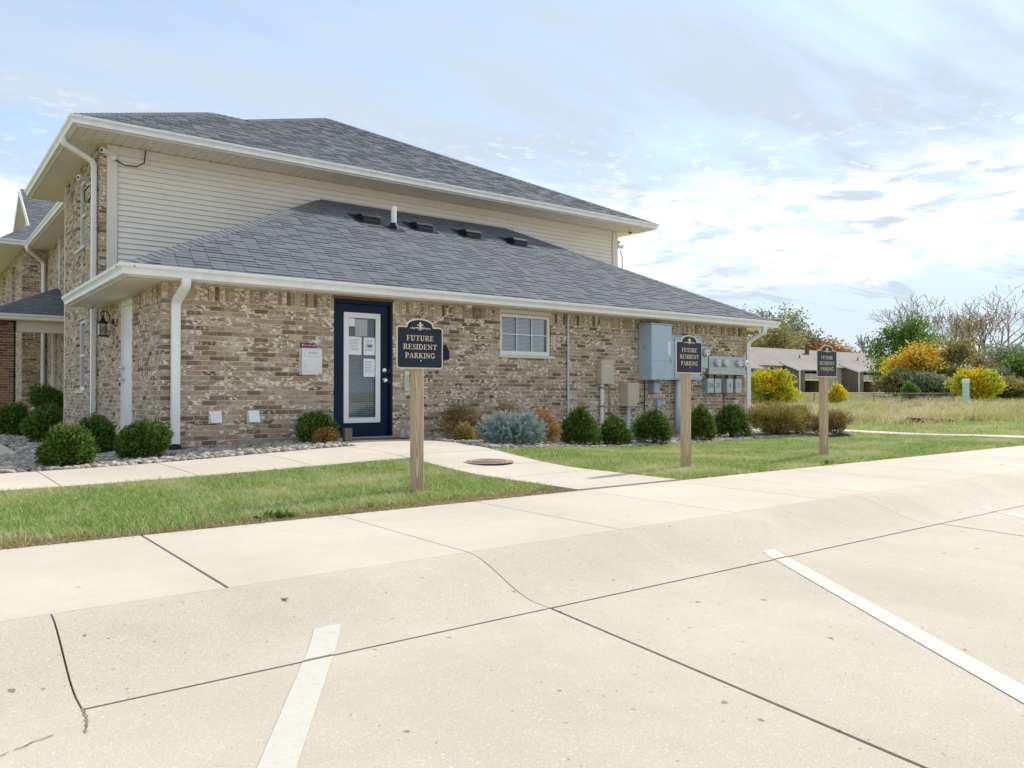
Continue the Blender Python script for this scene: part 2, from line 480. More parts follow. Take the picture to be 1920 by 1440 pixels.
class MB:
    """collects faces of ONE object"""

    def __init__(s):
        s.v = []
        s.f = []
        s.r = []

    def add(s, vs, fs, r=0.5):
        o = len(s.v)
        s.v.extend([tuple(p) for p in vs])
        for q in fs:
            s.f.append([o + i for i in q])
            s.r.append(r)
        return s

    def box(s, x0, x1, y0, y1, z0, z1, r=0.5):
        return s.hexa([(x0, y0, z0), (x1, y0, z0), (x1, y1, z0), (x0, y1, z0), (x0, y0, z1), (x1, y0, z1), (x1, y1, z1), (x0, y1, z1)], r)

    def hexa(s, p, r=0.5):
        return s.add(p, [(3, 2, 1, 0), (4, 5, 6, 7), (0, 1, 5, 4), (1, 2, 6, 5), (2, 3, 7, 6), (3, 0, 4, 7)], r)

    def poly(s, pts, r=0.5):
        return s.add(pts, [list(range(len(pts)))], r)

    def prism(s, pts, vec, r=0.5):
        n = len(pts)
        a = [Vector(p) for p in pts]
        b = [p + Vector(vec) for p in a]
        fs = [list(range(n))[::-1], [n + i for i in range(n)]]
        fs += [(i, (i + 1) % n, n + (i + 1) % n, n + i) for i in range(n)]
        return s.add(a + b, fs, r)

    def tube(s, path, rad, n=8, r=0.5, cap=True):
        path = [Vector(p) for p in path]
        rads = rad if isinstance(rad, (list, tuple)) else [rad] * len(path)
        vs = []
        up = None
        for i, p in enumerate(path):
            t = (path[min(i + 1, len(path) - 1)] - path[max(i - 1, 0)]).normalized()
            if up is None:
                up = Vector((0, 0, 1)) if abs(t.z) < 0.9 else Vector((1, 0, 0))
            sd = t.cross(up).normalized()
            up = sd.cross(t).normalized()
            for k in range(n):
                a = 2 * math.pi * k / n
                vs.append(p + (sd * math.cos(a) + up * math.sin(a)) * rads[i])
        fs = []
        m = len(path)
        for i in range(m - 1):
            for k in range(n):
                fs.append((i * n + k, i * n + (k + 1) % n, (i + 1) * n + (k + 1) % n, (i + 1) * n + k))
        if cap:
            fs += [list(range(n))[::-1], [(m - 1) * n + k for k in range(n)]]
        return s.add(vs, fs, r)

    def rect_tube(s, path, w, d, side, r=0.5):
        """sweep a w x d rectangle; side = horizontal vector along w"""
        path = [Vector(p) for p in path]
        side = Vector(side).normalized()
        vs = []
        for i, p in enumerate(path):
            a = (path[i] - path[i - 1]).normalized() if i else None
            b = (path[i + 1] - path[i]).normalized() if i < len(path) - 1 else None
            t = ((a or b) + (b or a)).normalized()
            n = side.cross(t).normalized()
            k = 1.0 / max(0.5, t.dot(a or b))
            for (u, v) in ((-1, -1), (1, -1), (1, 1), (-1, 1)):
                vs.append(p + side * (u * w / 2) + n * (v * d / 2 * k))
        m = len(path)
        fs = [(3, 2, 1, 0), tuple((m - 1) * 4 + k for k in range(4))]
        for i in range(m - 1):
            for k in range(4):
                fs.append((i * 4 + k, i * 4 + (k + 1) % 4, (i + 1) * 4 + (k + 1) % 4, (i + 1) * 4 + k))
        return s.add(vs, fs, r)

    def lathe(s, prof, c, axis=(0, 0, 1), n=16, r=0.5):
        """prof = [(radius, height)...] about axis through c"""
        ax = Vector(axis).normalized()
        e = Vector((1, 0, 0)) if abs(ax.x) < 0.9 else Vector((0, 1, 0))
        u = ax.cross(e).normalized()
        w = ax.cross(u)
        c = Vector(c)
        vs = [c + ax * h + (u * math.cos(2 * math.pi * k / n) + w * math.sin(2 * math.pi * k / n)) * q for q, h in prof for k in range(n)]
        fs = []
        for i in range(len(prof) - 1):
            for k in range(n):
                fs.append((i * n + k, i * n + (k + 1) % n, (i + 1) * n + (k + 1) % n, (i + 1) * n + k))
        fs.append(list(range(n))[::-1])
        fs.append([(len(prof) - 1) * n + k for k in range(n)])
        return s.add(vs, fs, r)

    def mesh(s, name, org=(0, 0, 0)):
        me = bpy.data.meshes.new(name)
        o = Vector(org)
        me.from_pydata([(p[0] - o.x, p[1] - o.y, p[2] - o.z) for p in s.v], [], s.f)
        a = me.attributes.new('rnd', 'FLOAT', 'FACE')
        a.data.foreach_set('value', s.r)
        me.validate()
        return me


def link(name, me, mat, parent=None, smooth=False, bev=0.0):
    o = bpy.data.objects.new(name, me)
    C.objects.link(o)
    if mat is not None and not me.materials:
        me.materials.append(mat)
    if parent is not None:
        o.parent = parent
        ORG[o.name] = ORG[parent.name]
    if smooth:
        me.polygons.foreach_set('use_smooth', [True] * len(me.polygons))
        me.update()
    if bev:
        b = o.modifiers.new('bevel', 'BEVEL')
        b.width = bev
        b.segments = 2
        b.limit_method = 'ANGLE'
    return o


def part(name, mb, mat, parent, smooth=False, bev=0.0, kind=None, label=None):
    o = link(name, mb.mesh(name, ORG[parent.name]), MT[mat] if isinstance(mat, str) else mat, parent, smooth, bev)
    if kind:
        o['kind'] = kind
    if label:
        o['label'] = label
    return o


def thing(name, label, cat, loc, group=None):
    o = bpy.data.objects.new(name, None)
    o.empty_display_size = 0.1
    C.objects.link(o)
    o.location = loc
    ORG[o.name] = Vector(loc)
    o['label'] = label
    o['category'] = cat
    if group:
        o['group'] = group
    return o


def solo(name, mb, mat, label, cat, loc, group=None, smooth=False, bev=0.0):
    o = link(name, mb.mesh(name, loc), MT[mat], None, smooth, bev)
    o.location = loc
    ORG[o.name] = Vector(loc)
    o['label'] = label
    o['category'] = cat
    if group:
        o['group'] = group
    return o


def struct(name, mb, mat, kind='structure', smooth=False):
    o = link(name, mb.mesh(name), MT[mat], None, smooth)
    ORG[o.name] = Vector((0, 0, 0))
    o['kind'] = kind
    return o


def dup(root, loc, label=None, scale=None, rotz=None):
    def cp(o, par):
        c = o.copy()
        C.objects.link(c)
        c.parent = par
        for ch in list(o.children):
            cp(ch, c)
        return c
    r = cp(root, None)
    r.location = loc
    if label:
        r['label'] = label
    if scale:
        r.scale = scale
    if rotz is not None:
        r.rotation_euler.z = rotz
    return r


def np_mesh(name, V, Q, rnd, mat, k=4):
    """V (n,3), Q (m,k) faces, rnd (m,)"""
    me = bpy.data.meshes.new(name)
    V = np.ascontiguousarray(V, dtype=np.float32)
    Q = np.ascontiguousarray(Q, dtype=np.int32)
    me.vertices.add(len(V))
    me.vertices.foreach_set('co', V.ravel())
    me.loops.add(Q.size)
    me.loops.foreach_set('vertex_index', Q.ravel())
    me.polygons.add(len(Q))
    me.polygons.foreach_set('loop_start', np.arange(0, Q.size, k, dtype=np.int32))
    a = me.attributes.new('rnd', 'FLOAT', 'FACE')
    a.data.foreach_set('value', np.ascontiguousarray(rnd, dtype=np.float32))
    me.update(calc_edges=True)
    me.materials.append(MT[mat] if isinstance(mat, str) else mat)
    return me


def ss(a, b, x):
    t = np.clip((np.asarray(x, dtype=float) - a) / (b - a), 0, 1)
    return t * t * (3 - 2 * t)


def zg(x, y):
    """height of the lawn side of the ground"""
    x = np.asarray(x, dtype=float)
    y = np.asarray(y, dtype=float)
    d = np.hypot(x, y)
    z = -0.13 + 0.13 * np.exp(-((x - 5.2) / 2.6) ** 2) * ss(6.3, 9.0, y)
    z = z - 0.06 * ss(6.5, 9.0, x) * ss(6.0, 9.0, y)
    z = z + 0.2 * ss(16, 23, y) * (1 - ss(3, 8, x))
    z = z - 0.16 * ss(15, 24, x)
    z = z + 1.0 * ss(62, 135, d)
    return z


def zf(x, y):
    return float(zg(x, y))

# ================================================================== SETTING
def zl(y):
    """surface of walk edge, rolled kerb and parking lot across Y"""
    t = min(1, max(0, (3.50 - y) / 0.60))
    return -0.13 - 0.15 * t * t * (3 - 2 * t)


def build_ground():
    xs = np.unique(np.concatenate([[-1500, -700, -300, -120, -60, -35, -22, -15, -10], np.arange(-7, 30, 0.45), np.arange(30, 70, 2.5),
                                   [75, 85, 100, 120, 145, 180, 240, 350, 600, 1000, 1600]]))
    ys = np.unique(np.concatenate([[-1500, -600, -200, -80, -40, -20, -10, -3, 2, 5.0, 5.075], np.arange(5.3, 26, 0.45), np.arange(26, 70, 2.5),
                                   [75, 85, 100, 120, 145, 180, 240, 350, 600, 1000, 1600]]))
    X, Y = np.meshgrid(xs, ys)
    Z = zg(X, Y) - 0.02
    Z = np.where((Y < 5.06), -0.6, Z)
    V = np.stack([X, Y, Z], -1).reshape(-1, 3)
    nx, ny = len(xs), len(ys)
    i = np.arange(nx - 1)[None, :] + nx * np.arange(ny - 1)[:, None]
    i = i.ravel()
    Q = np.stack([i, i + 1, i + 1 + nx, i + nx], -1)
    me = np_mesh('ground', V, Q, np.full(len(Q), 0.5), 'soil')
    o = link('ground', me, None)
    o['kind'] = 'structure'


build_ground()


def slab(parent, name, quad, zfun, th=0.1, n=5, mat='walk', lift=0.0):
    """a concrete panel over the quad (4 xy corners, ccw), its top following zfun"""
    p = [Vector((a[0], a[1])) for a in quad]
    g = []
    for j in range(n + 1):
        for i in range(n + 1):
            a = p[0].lerp(p[1], i / n)
            b = p[3].lerp(p[2], i / n)
            q = a.lerp(b, j / n)
            g.append((q.x, q.y, zfun(q.x, q.y) + lift))
    mb = MB()
    w = n + 1
    mb.add(g, [(j * w + i, j * w + i + 1, (j + 1) * w + i + 1, (j + 1) * w + i) for j in range(n) for i in range(n)])
    ring = [i for i in range(w)] + [j * w + n for j in range(1, w)] + [n * w + i for i in range(n - 1, -1, -1)] + [j * w for j in range(n - 1, 0, -1)]
    top = [g[i] for i in ring]
    bot = [(a[0], a[1], a[2] - th) for a in top]
    m = len(ring)
    mb.add(top + bot, [(i, m + i, m + (i + 1) % m, (i + 1) % m) for i in range(m)])
    return part(name, mb, mat, parent)


# --- parking lot
lot = struct('parking_lot', MB().box(-60, 90, -60, 2.81, -0.42, -0.288), 'joint')
JS = 0.12
jx0 = [-40, -28, -17, -9.2, -5.35, -1.5, 2.38, 6.25, 10.1, 14, 17.9, 21.8, 30, 42, 60]
rows = [(2.806, -1.5), (-1.515, -6.0), (-6.015, -12), (-12.015, -25), (-25.015, -45)]
for (ya, yb) in rows:
    for a, b in zip(jx0[:-1], jx0[1:]):
        g = 0.009
        xa0, xa1 = a + JS * (ya - 2.82) + g, a + JS * (yb - 2.82) + g
        xb0, xb1 = b + JS * (ya - 2.82) - g, b + JS * (yb - 2.82) - g
        pts = [(xa1, yb), (xb1, yb), (xb0, ya), (xa0, ya)]
        if ya > 2 and a <= -1.5:
            pts = [(xa1, yb), (xb1, yb), (xb0, ya if b > 1 else 2.82)] + ([(0.45, ya), (0.45, 2.82)] if b > 1 else []) + [(xa0, 2.82)]
        dz = random.uniform(-0.001, 0.001)
        part('concrete_slab', MB().prism([(x, y, -0.32) for x, y in pts], (0, 0, 0.04 + dz)), 'lot', lot)

# --- painted stripes (angled bays)
SD = [(1.395, 3.075, math.tan(R(30.8)), 5.0), (4.31, 2.98, math.tan(R(35.5)), 5.0), (7.40, 2.97, math.tan(R(35.5)), 5.0), (10.45, 2.97, math.tan(R(35.5)), 5.0)]
for sx, sy, tn, ln in SD:
    mb = MB()
    hw = 0.052 / math.cos(math.atan(tn))
    ys = [sy, sy - 0.05, sy - 0.1, 2.90, 2.823]
    ys = sorted({round(v, 3) for v in ys if v <= sy and v >= 2.823}, reverse=True)
    ys2 = [2.803, 2.0, 1.0, -0.6, sy - ln * 0.86]
    for yy in (ys, ys2):
        for y0, y1 in zip(yy[:-1], yy[1:]):
            f = lambda y: sx + (y - sy) * tn
            mb.add([(f(y0) - hw, y0, zl(y0) + 0.0022), (f(y1) - hw, y1, zl(y1) + 0.0022), (f(y1) + hw, y1, zl(y1) + 0.0022), (f(y0) + hw, y0, zl(y0) + 0.0022)], [(0, 1, 2, 3)])
    part('painted_stripe', mb, 'stripe', lot)


def ribbon(mb, pts, w, z, rough=0.0):
    for (a, b) in zip(pts[:-1], pts[1:]):
        a, b = Vector(a), Vector(b)
        t = (b - a).normalized()
        n = Vector((-t.y, t.x)) * w / 2
        mb.add([(*(a - n), z), (*(b - n), z), (*(b + n), z), (*(a + n), z)], [(0, 1, 2, 3)])


mb = MB()
ribbon(mb, [(0.45, 2.815), (0.453, 2.79), (0.449, 2.765), (0.452, 2.74), (0.446, 2.72), (0.447, 2.70), (0.440, 2.675), (0.437, 2.65), (0.428, 2.632), (0.430, 2.61)], 0.005, -0.2765)
part('crack', mb, 'joint', lot)
mb = MB()
ribbon(mb, [(0.352, 2.655), (0.325, 2.640), (0.30, 2.638), (0.275, 2.615), (0.25, 2.61)], 0.0045, -0.2765)
ribbon(mb, [(0.235, 2.60), (0.21, 2.585), (0.17, 2.58), (0.10, 2.555)], 0.0035, -0.2765)
part('crack', mb, 'joint', lot)

# --- rolled kerb
kerb = struct('kerb', MB().box(-60, 90, 2.815, 3.50, -0.5, -0.30), 'joint')
kj = [-40, -20, -12, -7.3, -3.4, 0.45, 2.38, 6.2, 10.1, 14, 18, 26, 40, 60]
prof = [2.82 + i * (3.492 - 2.82) / 14 for i in range(15)]
for a, b in zip(kj[:-1], kj[1:]):
    g = 0.007 if (a in (2.38, 0.45) or b in (2.38, 0.45)) else 0.0035
    ga = 0.0035 if a in (0.45, 2.38) else 0.0025
    gb = 0.0035 if b in (0.45, 2.38) else 0.0025
    mb = MB()
    n = len(prof)
    L_ = [(a + ga, y, zl(y)) for y in prof]
    R_ = [(b - gb, y, zl(y)) for y in prof]
    Lb = [(a + ga, y, -0.48) for y in (2.82, 3.492)]
    Rb = [(b - gb, y, -0.48) for y in (2.82, 3.492)]
    mb.add(L_ + R_, [(i, n + i, n + i + 1, i + 1) for i in range(n - 1)])
    mb.add(L_ + Lb, [[n] + list(range(0, n)) + [n + 1]])
    mb.add(R_ + Rb, [[n + 1] + list(range(n - 1, -1, -1)) + [n]])
    mb.add([L_[0], R_[0], Rb[0], Lb[0]], [(0, 3, 2, 1)])
    mb.add([L_[-1], R_[-1], Rb[1], Lb[1]], [(0, 1, 2, 3)])
    part('kerb_section', mb, 'lot', kerb)

# --- walk beside the lot
walk = struct('sidewalk', MB().box(-60, 90, 3.49, 5.06, -0.5, -0.139), 'joint')
wj = [-60, -30, -15, -8.2, -7.0, -5.85, -4.7, -3.5, -2.35, -1.2, -0.05, 1.12, 2.38, 3.52, 4.66, 5.8, 6.5, 7.75, 8.95, 10.1, 11.3, 12.5, 13.7, 15, 16.3, 17.6, 19, 22, 30, 45, 90]
for a, b in zip(wj[:-1], wj[1:]):
    ga = 0.008 if a == 1.12 else 0.0045
    gb = 0.008 if b == 1.12 else 0.0045
    slab(walk, 'paving_slab', [(a + ga, 3.494), (b - gb, 3.494), (b - gb, 5.075), (a + ga, 5.075)], lambda x, y: -0.13, n=1)

# --- walk along the building, path to the door, other paths
fw = struct('footpath', MB().prism([(-30, 8.0, -0.6), (4.6, 8.0, -0.6), (4.6, 9.55, -0.6), (-30, 9.55, -0.6)], (0, 0, 0.01)), 'joint')
ZW = lambda x, y: zf(x, y) + 0.012
aj = [-30, -12, -4.9, -3.7, -2.5, -1.3, -0.1, 1.1, 2.27, 3.45, 4.6]
for a, b in zip(aj[:-1], aj[1:]):
    slab(fw, 'paving_slab', [(a + 0.006, 7.95), (b - 0.006, 7.95), (b - 0.006, 9.58), (a + 0.006, 9.58)], ZW)
slab(fw, 'paving_slab', [(4.606, 8.21), (6.02, 8.21), (6.32, 9.58), (4.606, 9.58)], ZW)
slab(fw, 'paving_slab', [(4.76, 9.586), (6.32, 9.586), (6.32, 11.0), (4.76, 11.0)], ZW)
for a, b in ((5.09, 6.25), (6.262, 7.1), (7.112, 8.195)):
    slab(fw, 'paving_slab', [(4.612, a), (5.90, a), (5.90 + (0.12 if b > 8 else 0), b), (4.612, b)], ZW)
yj = [12.4, 13.6, 14.8, 16, 17.2, 18.4, 19.6, 21, 23.3]
for a, b in zip(yj[:-1], yj[1:]):
    slab(fw, 'paving_slab', [(0.05, a + 0.006), (1.22, a + 0.006), (1.22, b - 0.006), (0.05, b - 0.006)], ZW)
pj = [(16.0, 5.09), (16.35, 6.4), (16.75, 7.7), (17.15, 9.0), (17.6, 10.3), (18.1, 11.6)]
for (xa, ya), (xb, yb) in zip(pj[:-1], pj[1:]):
    slab(fw, 'paving_slab', [(xa, ya + 0.006), (xa + 1.35, ya + 0.006), (xb + 1.35, yb - 0.006), (xb, yb - 0.006)], lambda x, y: zf(x, y) + 0.02)

# --- manhole cover in the path
mz = ZW(5.28, 7.35)
t = thing('manhole_cover', 'round rusty iron cover set in the path to the blue door', 'manhole cover', (5.28, 7.35, mz))
part('rim', MB().lathe([(0.30, 0.0), (0.30, 0.006), (0.275, 0.007), (0.272, 0.0)], (5.28, 7.35, mz), n=40), 'iron', t)
part('lid', MB().lathe([(0.268, 0.0), (0.268, 0.008), (0.1, 0.011), (0.0, 0.011)], (5.28, 7.35, mz), n=40), 'iron', t)
for q in (0.22, 0.16, 0.10, 0.045):
    part('ridge', MB().lathe([(q + 0.012, 0.004), (q + 0.012, 0.016), (q - 0.012, 0.016), (q - 0.012, 0.004)], (5.28, 7.35, mz), n=36), 'iron', t)

# ================================================================== THE BUILDING
BLD = thing('apartment_building', 'two storey tan brick building with grey shingle roofs and beige siding, blue door in front', 'building', (2.68, 11.05, 0))
X0, Y0 = 2.68, 11.05          # left front brick corner of the low front part
XR = 15.2                     # right end
YM = 15.3                     # siding wall of the tall part
SOF, SOF2 = 2.17, 5.06        # soffit heights
FR = lambda u, d, z: (X0 + u, Y0 + d, z)            # front wall frame: u along +X, d into the wall
SI = lambda u, d, z: (X0 + d, Y0 + u, z)            # side wall frame: u along +Y


def fbox(mb, F, u0, u1, d0, d1, z0, z1, r=0.5):
    P = [F(u0, d0, z0), F(u1, d0, z0), F(u1, d1, z0), F(u0, d1, z0), F(u0, d0, z1), F(u1, d0, z1), F(u1, d1, z1), F(u0, d1, z1)]
    return mb.hexa(P, r)


def cut_rects(u0, u1, z0, z1, ops):
    us = sorted({u0, u1} | {v for o in ops for v in o[:2] if u0 < v < u1})
    out = []
    for a, b in zip(us[:-1], us[1:]):
        c = (a + b) / 2
        zs = [z0]
        blk = sorted([(o[2], o[3]) for o in ops if o[0] < c < o[1]])
        z = z0
        for p, q in blk:
            if p > z:
                out.append((a, b, z, p))
            z = max(z, q)
        if z < z1:
            out.append((a, b, z, z1))
    return out


BH, BL, PIT, LEN = 0.057, 0.194, 0.0677, 0.2035


def bricks_for(u0, u1, z0, z1, ops, off=0.0, soldier=True):
    """rects (u0,u1,z0,z1) of a running bond wall with a soldier course on top"""
    out = []
    top = z1 - (0.207 if soldier else 0.0)
    n = int(round((top - z0) / PIT))
    for k in range(n):
        za = top - (n - k) * PIT
        u = u0 - (LEN / 2 if k % 2 else 0.0) - off
        while u < u1:
            out.append((max(u, u0), min(u + BL, u1), za, za + BH))
            u += LEN
    if soldier:
        u = u0
        while u < u1 - 0.03:
            out.append((u, min(u + BH, u1), top, top + BL))
            u += PIT
    res = []
    for (a, b, c, d) in out:
        segs = [(a, b)]
        for o in ops:
            if o[2] < (c + d) / 2 < o[3]:
                ns = []
                for (p, q) in segs:
                    if q <= o[0] or p >= o[1]:
                        ns.append((p, q))
                    else:
                        if p < o[0]:
                            ns.append((p, o[0]))
                        if q > o[1]:
                            ns.append((o[1], q))
                segs = ns
        for (p, q) in segs:
            if q - p > 0.022:
                res.append((p, q, c, d))
    return res


rb = random.Random(3)
ALLB = []           # (dist, frame, rect, individually?)


def brick_wall(F, u0, u1, z0, z1, ops, name='brick_wall', soldier=True, off=0.0, cand=True):
    mb = MB()
    e = 0.004
    for (a, b, c, d) in cut_rects(u0 + e, u1 - e, z0, z1, [(o[0] - e, o[1] + e, o[2] - e, o[3] + e) for o in ops]):
        fbox(mb, F, a, b, 0.006, 0.13, c, d)
    w = part(name, mb, 'mortar', BLD)
    for q in bricks_for(u0, u1, z0, z1, ops, off, soldier):
        p = F((q[0] + q[1]) / 2, 0, (q[2] + q[3]) / 2)
        ALLB.append((math.hypot(p[0], p[1]) if cand else 99, F, q, w))
    return w


def rel(x):
    return x - X0


OPS_F = [(rel(5.10), rel(6.10), -0.02, 2.13), (rel(8.20), rel(9.36), 1.37, 2.10)]
FRONT = brick_wall(FR, 0, rel(XR), -0.32, SOF, OPS_F)
rely = lambda y: y - Y0
OPS_S = [(rely(12.80), rely(13.72), -0.02, 2.14), (rely(16.75), rely(17.60), 0.74, 2.12)]
SIDE = brick_wall(SI, 0.102, rely(YM), -0.32, SOF, [OPS_S[0]], off=0.05)
SIDE2 = brick_wall(SI, rely(YM), rely(19.05), -0.32, SOF2, [OPS_S[1], (rely(16.75), rely(17.60), 3.48, 4.84)], off=0.02, soldier=False)
X1 = 3.45
S1 = lambda u, d, z: (X1 + d, 19.05 + u, z)
brick_wall(S1, 0, 8.95, -0.2, SOF2, [], cand=False, soldier=False)
F2 = lambda u, d, z: (2.80 + u, 28.0 + d, z)
brick_wall(F2, 0, 0.65, -0.2, SOF2, [], cand=False, soldier=False)
S2 = lambda u, d, z: (2.80 + d, 28.0 + u, z)
OPW = [(2.0, 2.9, 0.7, 2.2), (2.0, 2.9, 3.3, 4.8), (5.2, 6.1, 0.7, 2.2), (5.2, 6.1, 3.3, 4.8), (8.6, 9.5, 3.3, 4.8)]
brick_wall(S2, 0.102, 14, -0.2, SOF2, OPW, cand=False, soldier=False)
part('return_wall', MB().box(X0 + 0.002, X1 + 0.1, 19.052, 19.18, -0.2, SOF2), 'mortar', BLD)
part('end_wall', MB().box(XR - 0.13, XR - 0.006, Y0 + 0.135, YM + 0.15, -0.4, SOF), 'mortar', BLD)
part('end_wall', MB().box(XR - 0.13, XR - 0.006, YM + 0.155, 41.8, -0.4, SOF2), 'mortar', BLD)
part('rear_wall', MB().box(2.95, XR - 0.14, 41.7, 41.84, -0.4, SOF2), 'mortar', BLD)
part('floor_slab', MB().box(X0 + 0.14, XR - 0.14, Y0 + 0.14, 41.6, -0.2, -0.03), 'dark', BLD)
part('attic_floor', MB().box(X0 + 0.14, XR - 0.14, Y0 + 0.14, YM - 0.1, 2.18, 2.2), 'dark', BLD)

# bricks: the 300 that show largest as objects, the rest one joined part
mesh_var = []
for i in range(20):
    r_ = (i + 0.5) / 20
    j = lambda s: rb.uniform(-s, s)
    l, h = BL / 2, BH / 2
    pts = []
    for (x, z) in ((-l, -h), (l, -h), (l, h), (-l, h)):
        pts.append((x + j(0.002), j(0.0025), z + j(0.0015)))
    m = MB()
    b8 = [pts[0], pts[1], (l, 0.1, -h), (-l, 0.1, -h), pts[3], pts[2], (l, 0.1, h), (-l, 0.1, h)]
    m.hexa(b8, r_)
    me = m.mesh('brick')
    me.materials.append(MT['brick'])
    mesh_var.append(me)
cands = sorted([b for b in ALLB if abs(b[2][1] - b[2][0] - BL) < 1e-4 and b[0] < 60], key=lambda b: b[0] * (1.0 if b[1] is FR else 2.2))[:300]
chosen = {id(b) for b in cands}
for b in cands:
    d, F, q, w = b
    o = bpy.data.objects.new('brick', rb.choice(mesh_var))
    C.objects.link(o)
    o.parent = w
    p = Vector(F((q[0] + q[1]) / 2, 0, (q[2] + q[3]) / 2)) - ORG[BLD.name]
    o.location = p
    if F is SI:
        o.rotation_euler = (0, 0, R(-90))
bm_ = MB()
for b in ALLB:
    if id(b) in chosen:
        continue
    d, F, q, w = b
    jj = rb.uniform(-0.0025, 0.0025)
    fbox(bm_, F, q[0], q[1], jj, 0.1, q[2], q[3], rb.random())
part('brickwork', bm_, 'brick', BLD, kind='stuff')


# --- siding wall of the tall part
sd = MB()
sd.box(2.95, 15.12, YM + 0.03, YM + 0.12, 2.2, SOF2)
SID = part('siding_wall', sd, 'dark', BLD)
n = 27
ph = (SOF2 - 0.16 - 2.30) / n
for k in range(n):
    z = 2.30 + k * ph
    prof = [(0.028, z + ph), (0.016, z + ph), (-0.010, z + 0.010), (-0.010, z + 0.002), (0.028, z + 0.002)]
    part('siding_board', MB().prism([(2.965, YM + d, zz) for d, zz in prof], (15.105 - 2.965, 0, 0)), 'siding', SID)
part('frieze_board', MB().box(2.96, 15.11, YM - 0.012, YM + 0.028, SOF2 - 0.158, SOF2 - 0.002), 'trim', BLD)
part('corner_board', MB().box(X0 + 0.105, 2.955, YM - 0.03, YM + 0.1, 2.2, SOF2 - 0.002), 'trim', BLD, bev=0.004)
part('corner_board', MB().box(15.115, 15.30, YM - 0.03, YM + 0.16, 2.2, SOF2 - 0.002), 'trim', BLD, bev=0.004)


# --- gutters
def offset_path(path, o):
    P = [Vector(p) for p in path]
    res = []
    for i, p in enumerate(P):
        ns = []
        if i:
            t = (P[i] - P[i - 1]).normalized()
            ns.append(Vector((t.y, -t.x)))
        if i < len(P) - 1:
            t = (P[i + 1] - P[i]).normalized()
            ns.append(Vector((t.y, -t.x)))
        if len(ns) == 1:
            res.append(p + ns[0] * o)
        else:
            b = (ns[0] + ns[1]).normalized()
            res.append(p + b * (o / max(0.3, b.dot(ns[0]))))
    return res


GP = [(0.0, 0.0), (0.072, 0.0), (0.076, 0.045), (0.088, 0.068), (0.112, 0.092), (0.118, 0.128), (0.106, 0.132), (0.102, 0.10), (0.0, 0.10)]


def gutter(path, z, name='gutter', prof=GP, mat='white'):
    mb = MB()
    cols = [offset_path(path, o) for o, h in prof]
    m = len(path)
    k = len(prof)
    vs = [(cols[j][i].x, cols[j][i].y, z + prof[j][1]) for i in range(m) for j in range(k)]
    fs = [(i * k + j, i * k + (j + 1) % k, (i + 1) * k + (j + 1) % k, (i + 1) * k + j) for i in range(m - 1) for j in range(k)]
    fs += [list(range(k)), [(m - 1) * k + j for j in range(k)][::-1]]
    mb.add(vs, fs)
    return part(name, mb, mat, BLD)


def fascia(path, z0, z1, name='fascia'):
    return gutter(path, 0, name, [(0, z0), (-0.002, z0), (-0.022, z0), (-0.022, z1), (-0.002, z1)], 'trim')


LP = [(2.19, 15.14), (2.19, 10.72), (15.73, 10.72), (15.73, 15.6)]
UP = [(2.20, 20.58), (2.20, 14.52), (15.88, 14.52), (15.88, 30.0)]
gutter(LP, SOF + 0.012)
fascia(LP, SOF - 0.006, SOF + 0.13)
gutter(UP, SOF2 + 0.02)
fascia(UP, SOF2 - 0.006, SOF2 + 0.15)
UP2 = [(2.2, 44.0), (2.2, 27.52), (2.95, 27.52), (2.95, 20.6)]
gutter(UP2, SOF2 + 0.02)
fascia(UP2, SOF2 - 0.006, SOF2 + 0.15)


# --- soffits
def soffit(name, p0, along, count, w, out, dep, z, skip=0.0, hip0=False, hip1=False):
    """panels laid side by side; along, out = xy unit vectors"""
    A, O = Vector((*along, 0)), Vector((*out, 0))
    base = Vector((p0[0], p0[1], z))
    sh = MB()
    L = A * (count * w)
    sh.prism([base + Vector((0, 0, 0.024)), base + L + Vector((0, 0, 0.024)), base + L + O * dep + Vector((0, 0, 0.024)), base + O * dep + Vector((0, 0, 0.024))], (0, 0, 0.01))
    s = part(name, sh, 'soffit', BLD)
    Z = Vector((0, 0, 1))
    for i in range(count):
        b = base + A * (i * w)
        prof = [b + Z * 0.023, b + A * 0.012 + Z * 0.004, b + A * (w - 0.012) + Z * 0.004, b + A * w + Z * 0.023]
        part('soffit_panel', MB().prism(prof, O * dep), 'soffit', s)
    return s


soffit('soffit', (2.17, 10.742), (1, 0), 92, 0.1472, (0, 1), 0.325, SOF)
soffit('soffit', (2.212, 11.07), (0, 1), 26, 0.157, (1, 0), 0.48, SOF)
soffit('soffit', (15.19, 11.07), (0, 1), 26, 0.157, (1, 0), 0.52, SOF)
soffit('soffit', (2.222, 14.542), (1, 0), 88, 0.1551, (0, 1), 0.765, SOF2)
soffit('soffit', (2.222, 15.31), (0, 1), 34, 0.1550, (1, 0), 0.475, SOF2)
part('soffit_return', MB().box(2.2, X0 + 0.02, 15.152, 15.2, SOF - 0.004, SOF + 0.19), 'trim', BLD)
part('soffit_return', MB().box(2.2, X1, 20.55, 20.6, SOF2 - 0.004, SOF2 + 0.19), 'trim', BLD)
part('soffit_board', MB().box(15.3, 15.86, 15.31, 30, SOF2, SOF2 + 0.02), 'soffit', BLD)
part('soffit_board', MB().box(2.225, 3.5, 19.06, 20.54, SOF2, SOF2 + 0.02), 'soffit', BLD)
part('soffit_board', MB().box(2.97, 3.46, 20.61, 27.98, SOF2, SOF2 + 0.02), 'soffit', BLD)
part('soffit_board', MB().box(2.22, 3.46, 27.54, 27.995, SOF2 + 0.001, SOF2 + 0.021), 'soffit', BLD)
part('soffit_board', MB().box(2.22, 2.81, 28.0, 44, SOF2 + 0.001, SOF2 + 0.021), 'soffit', BLD)

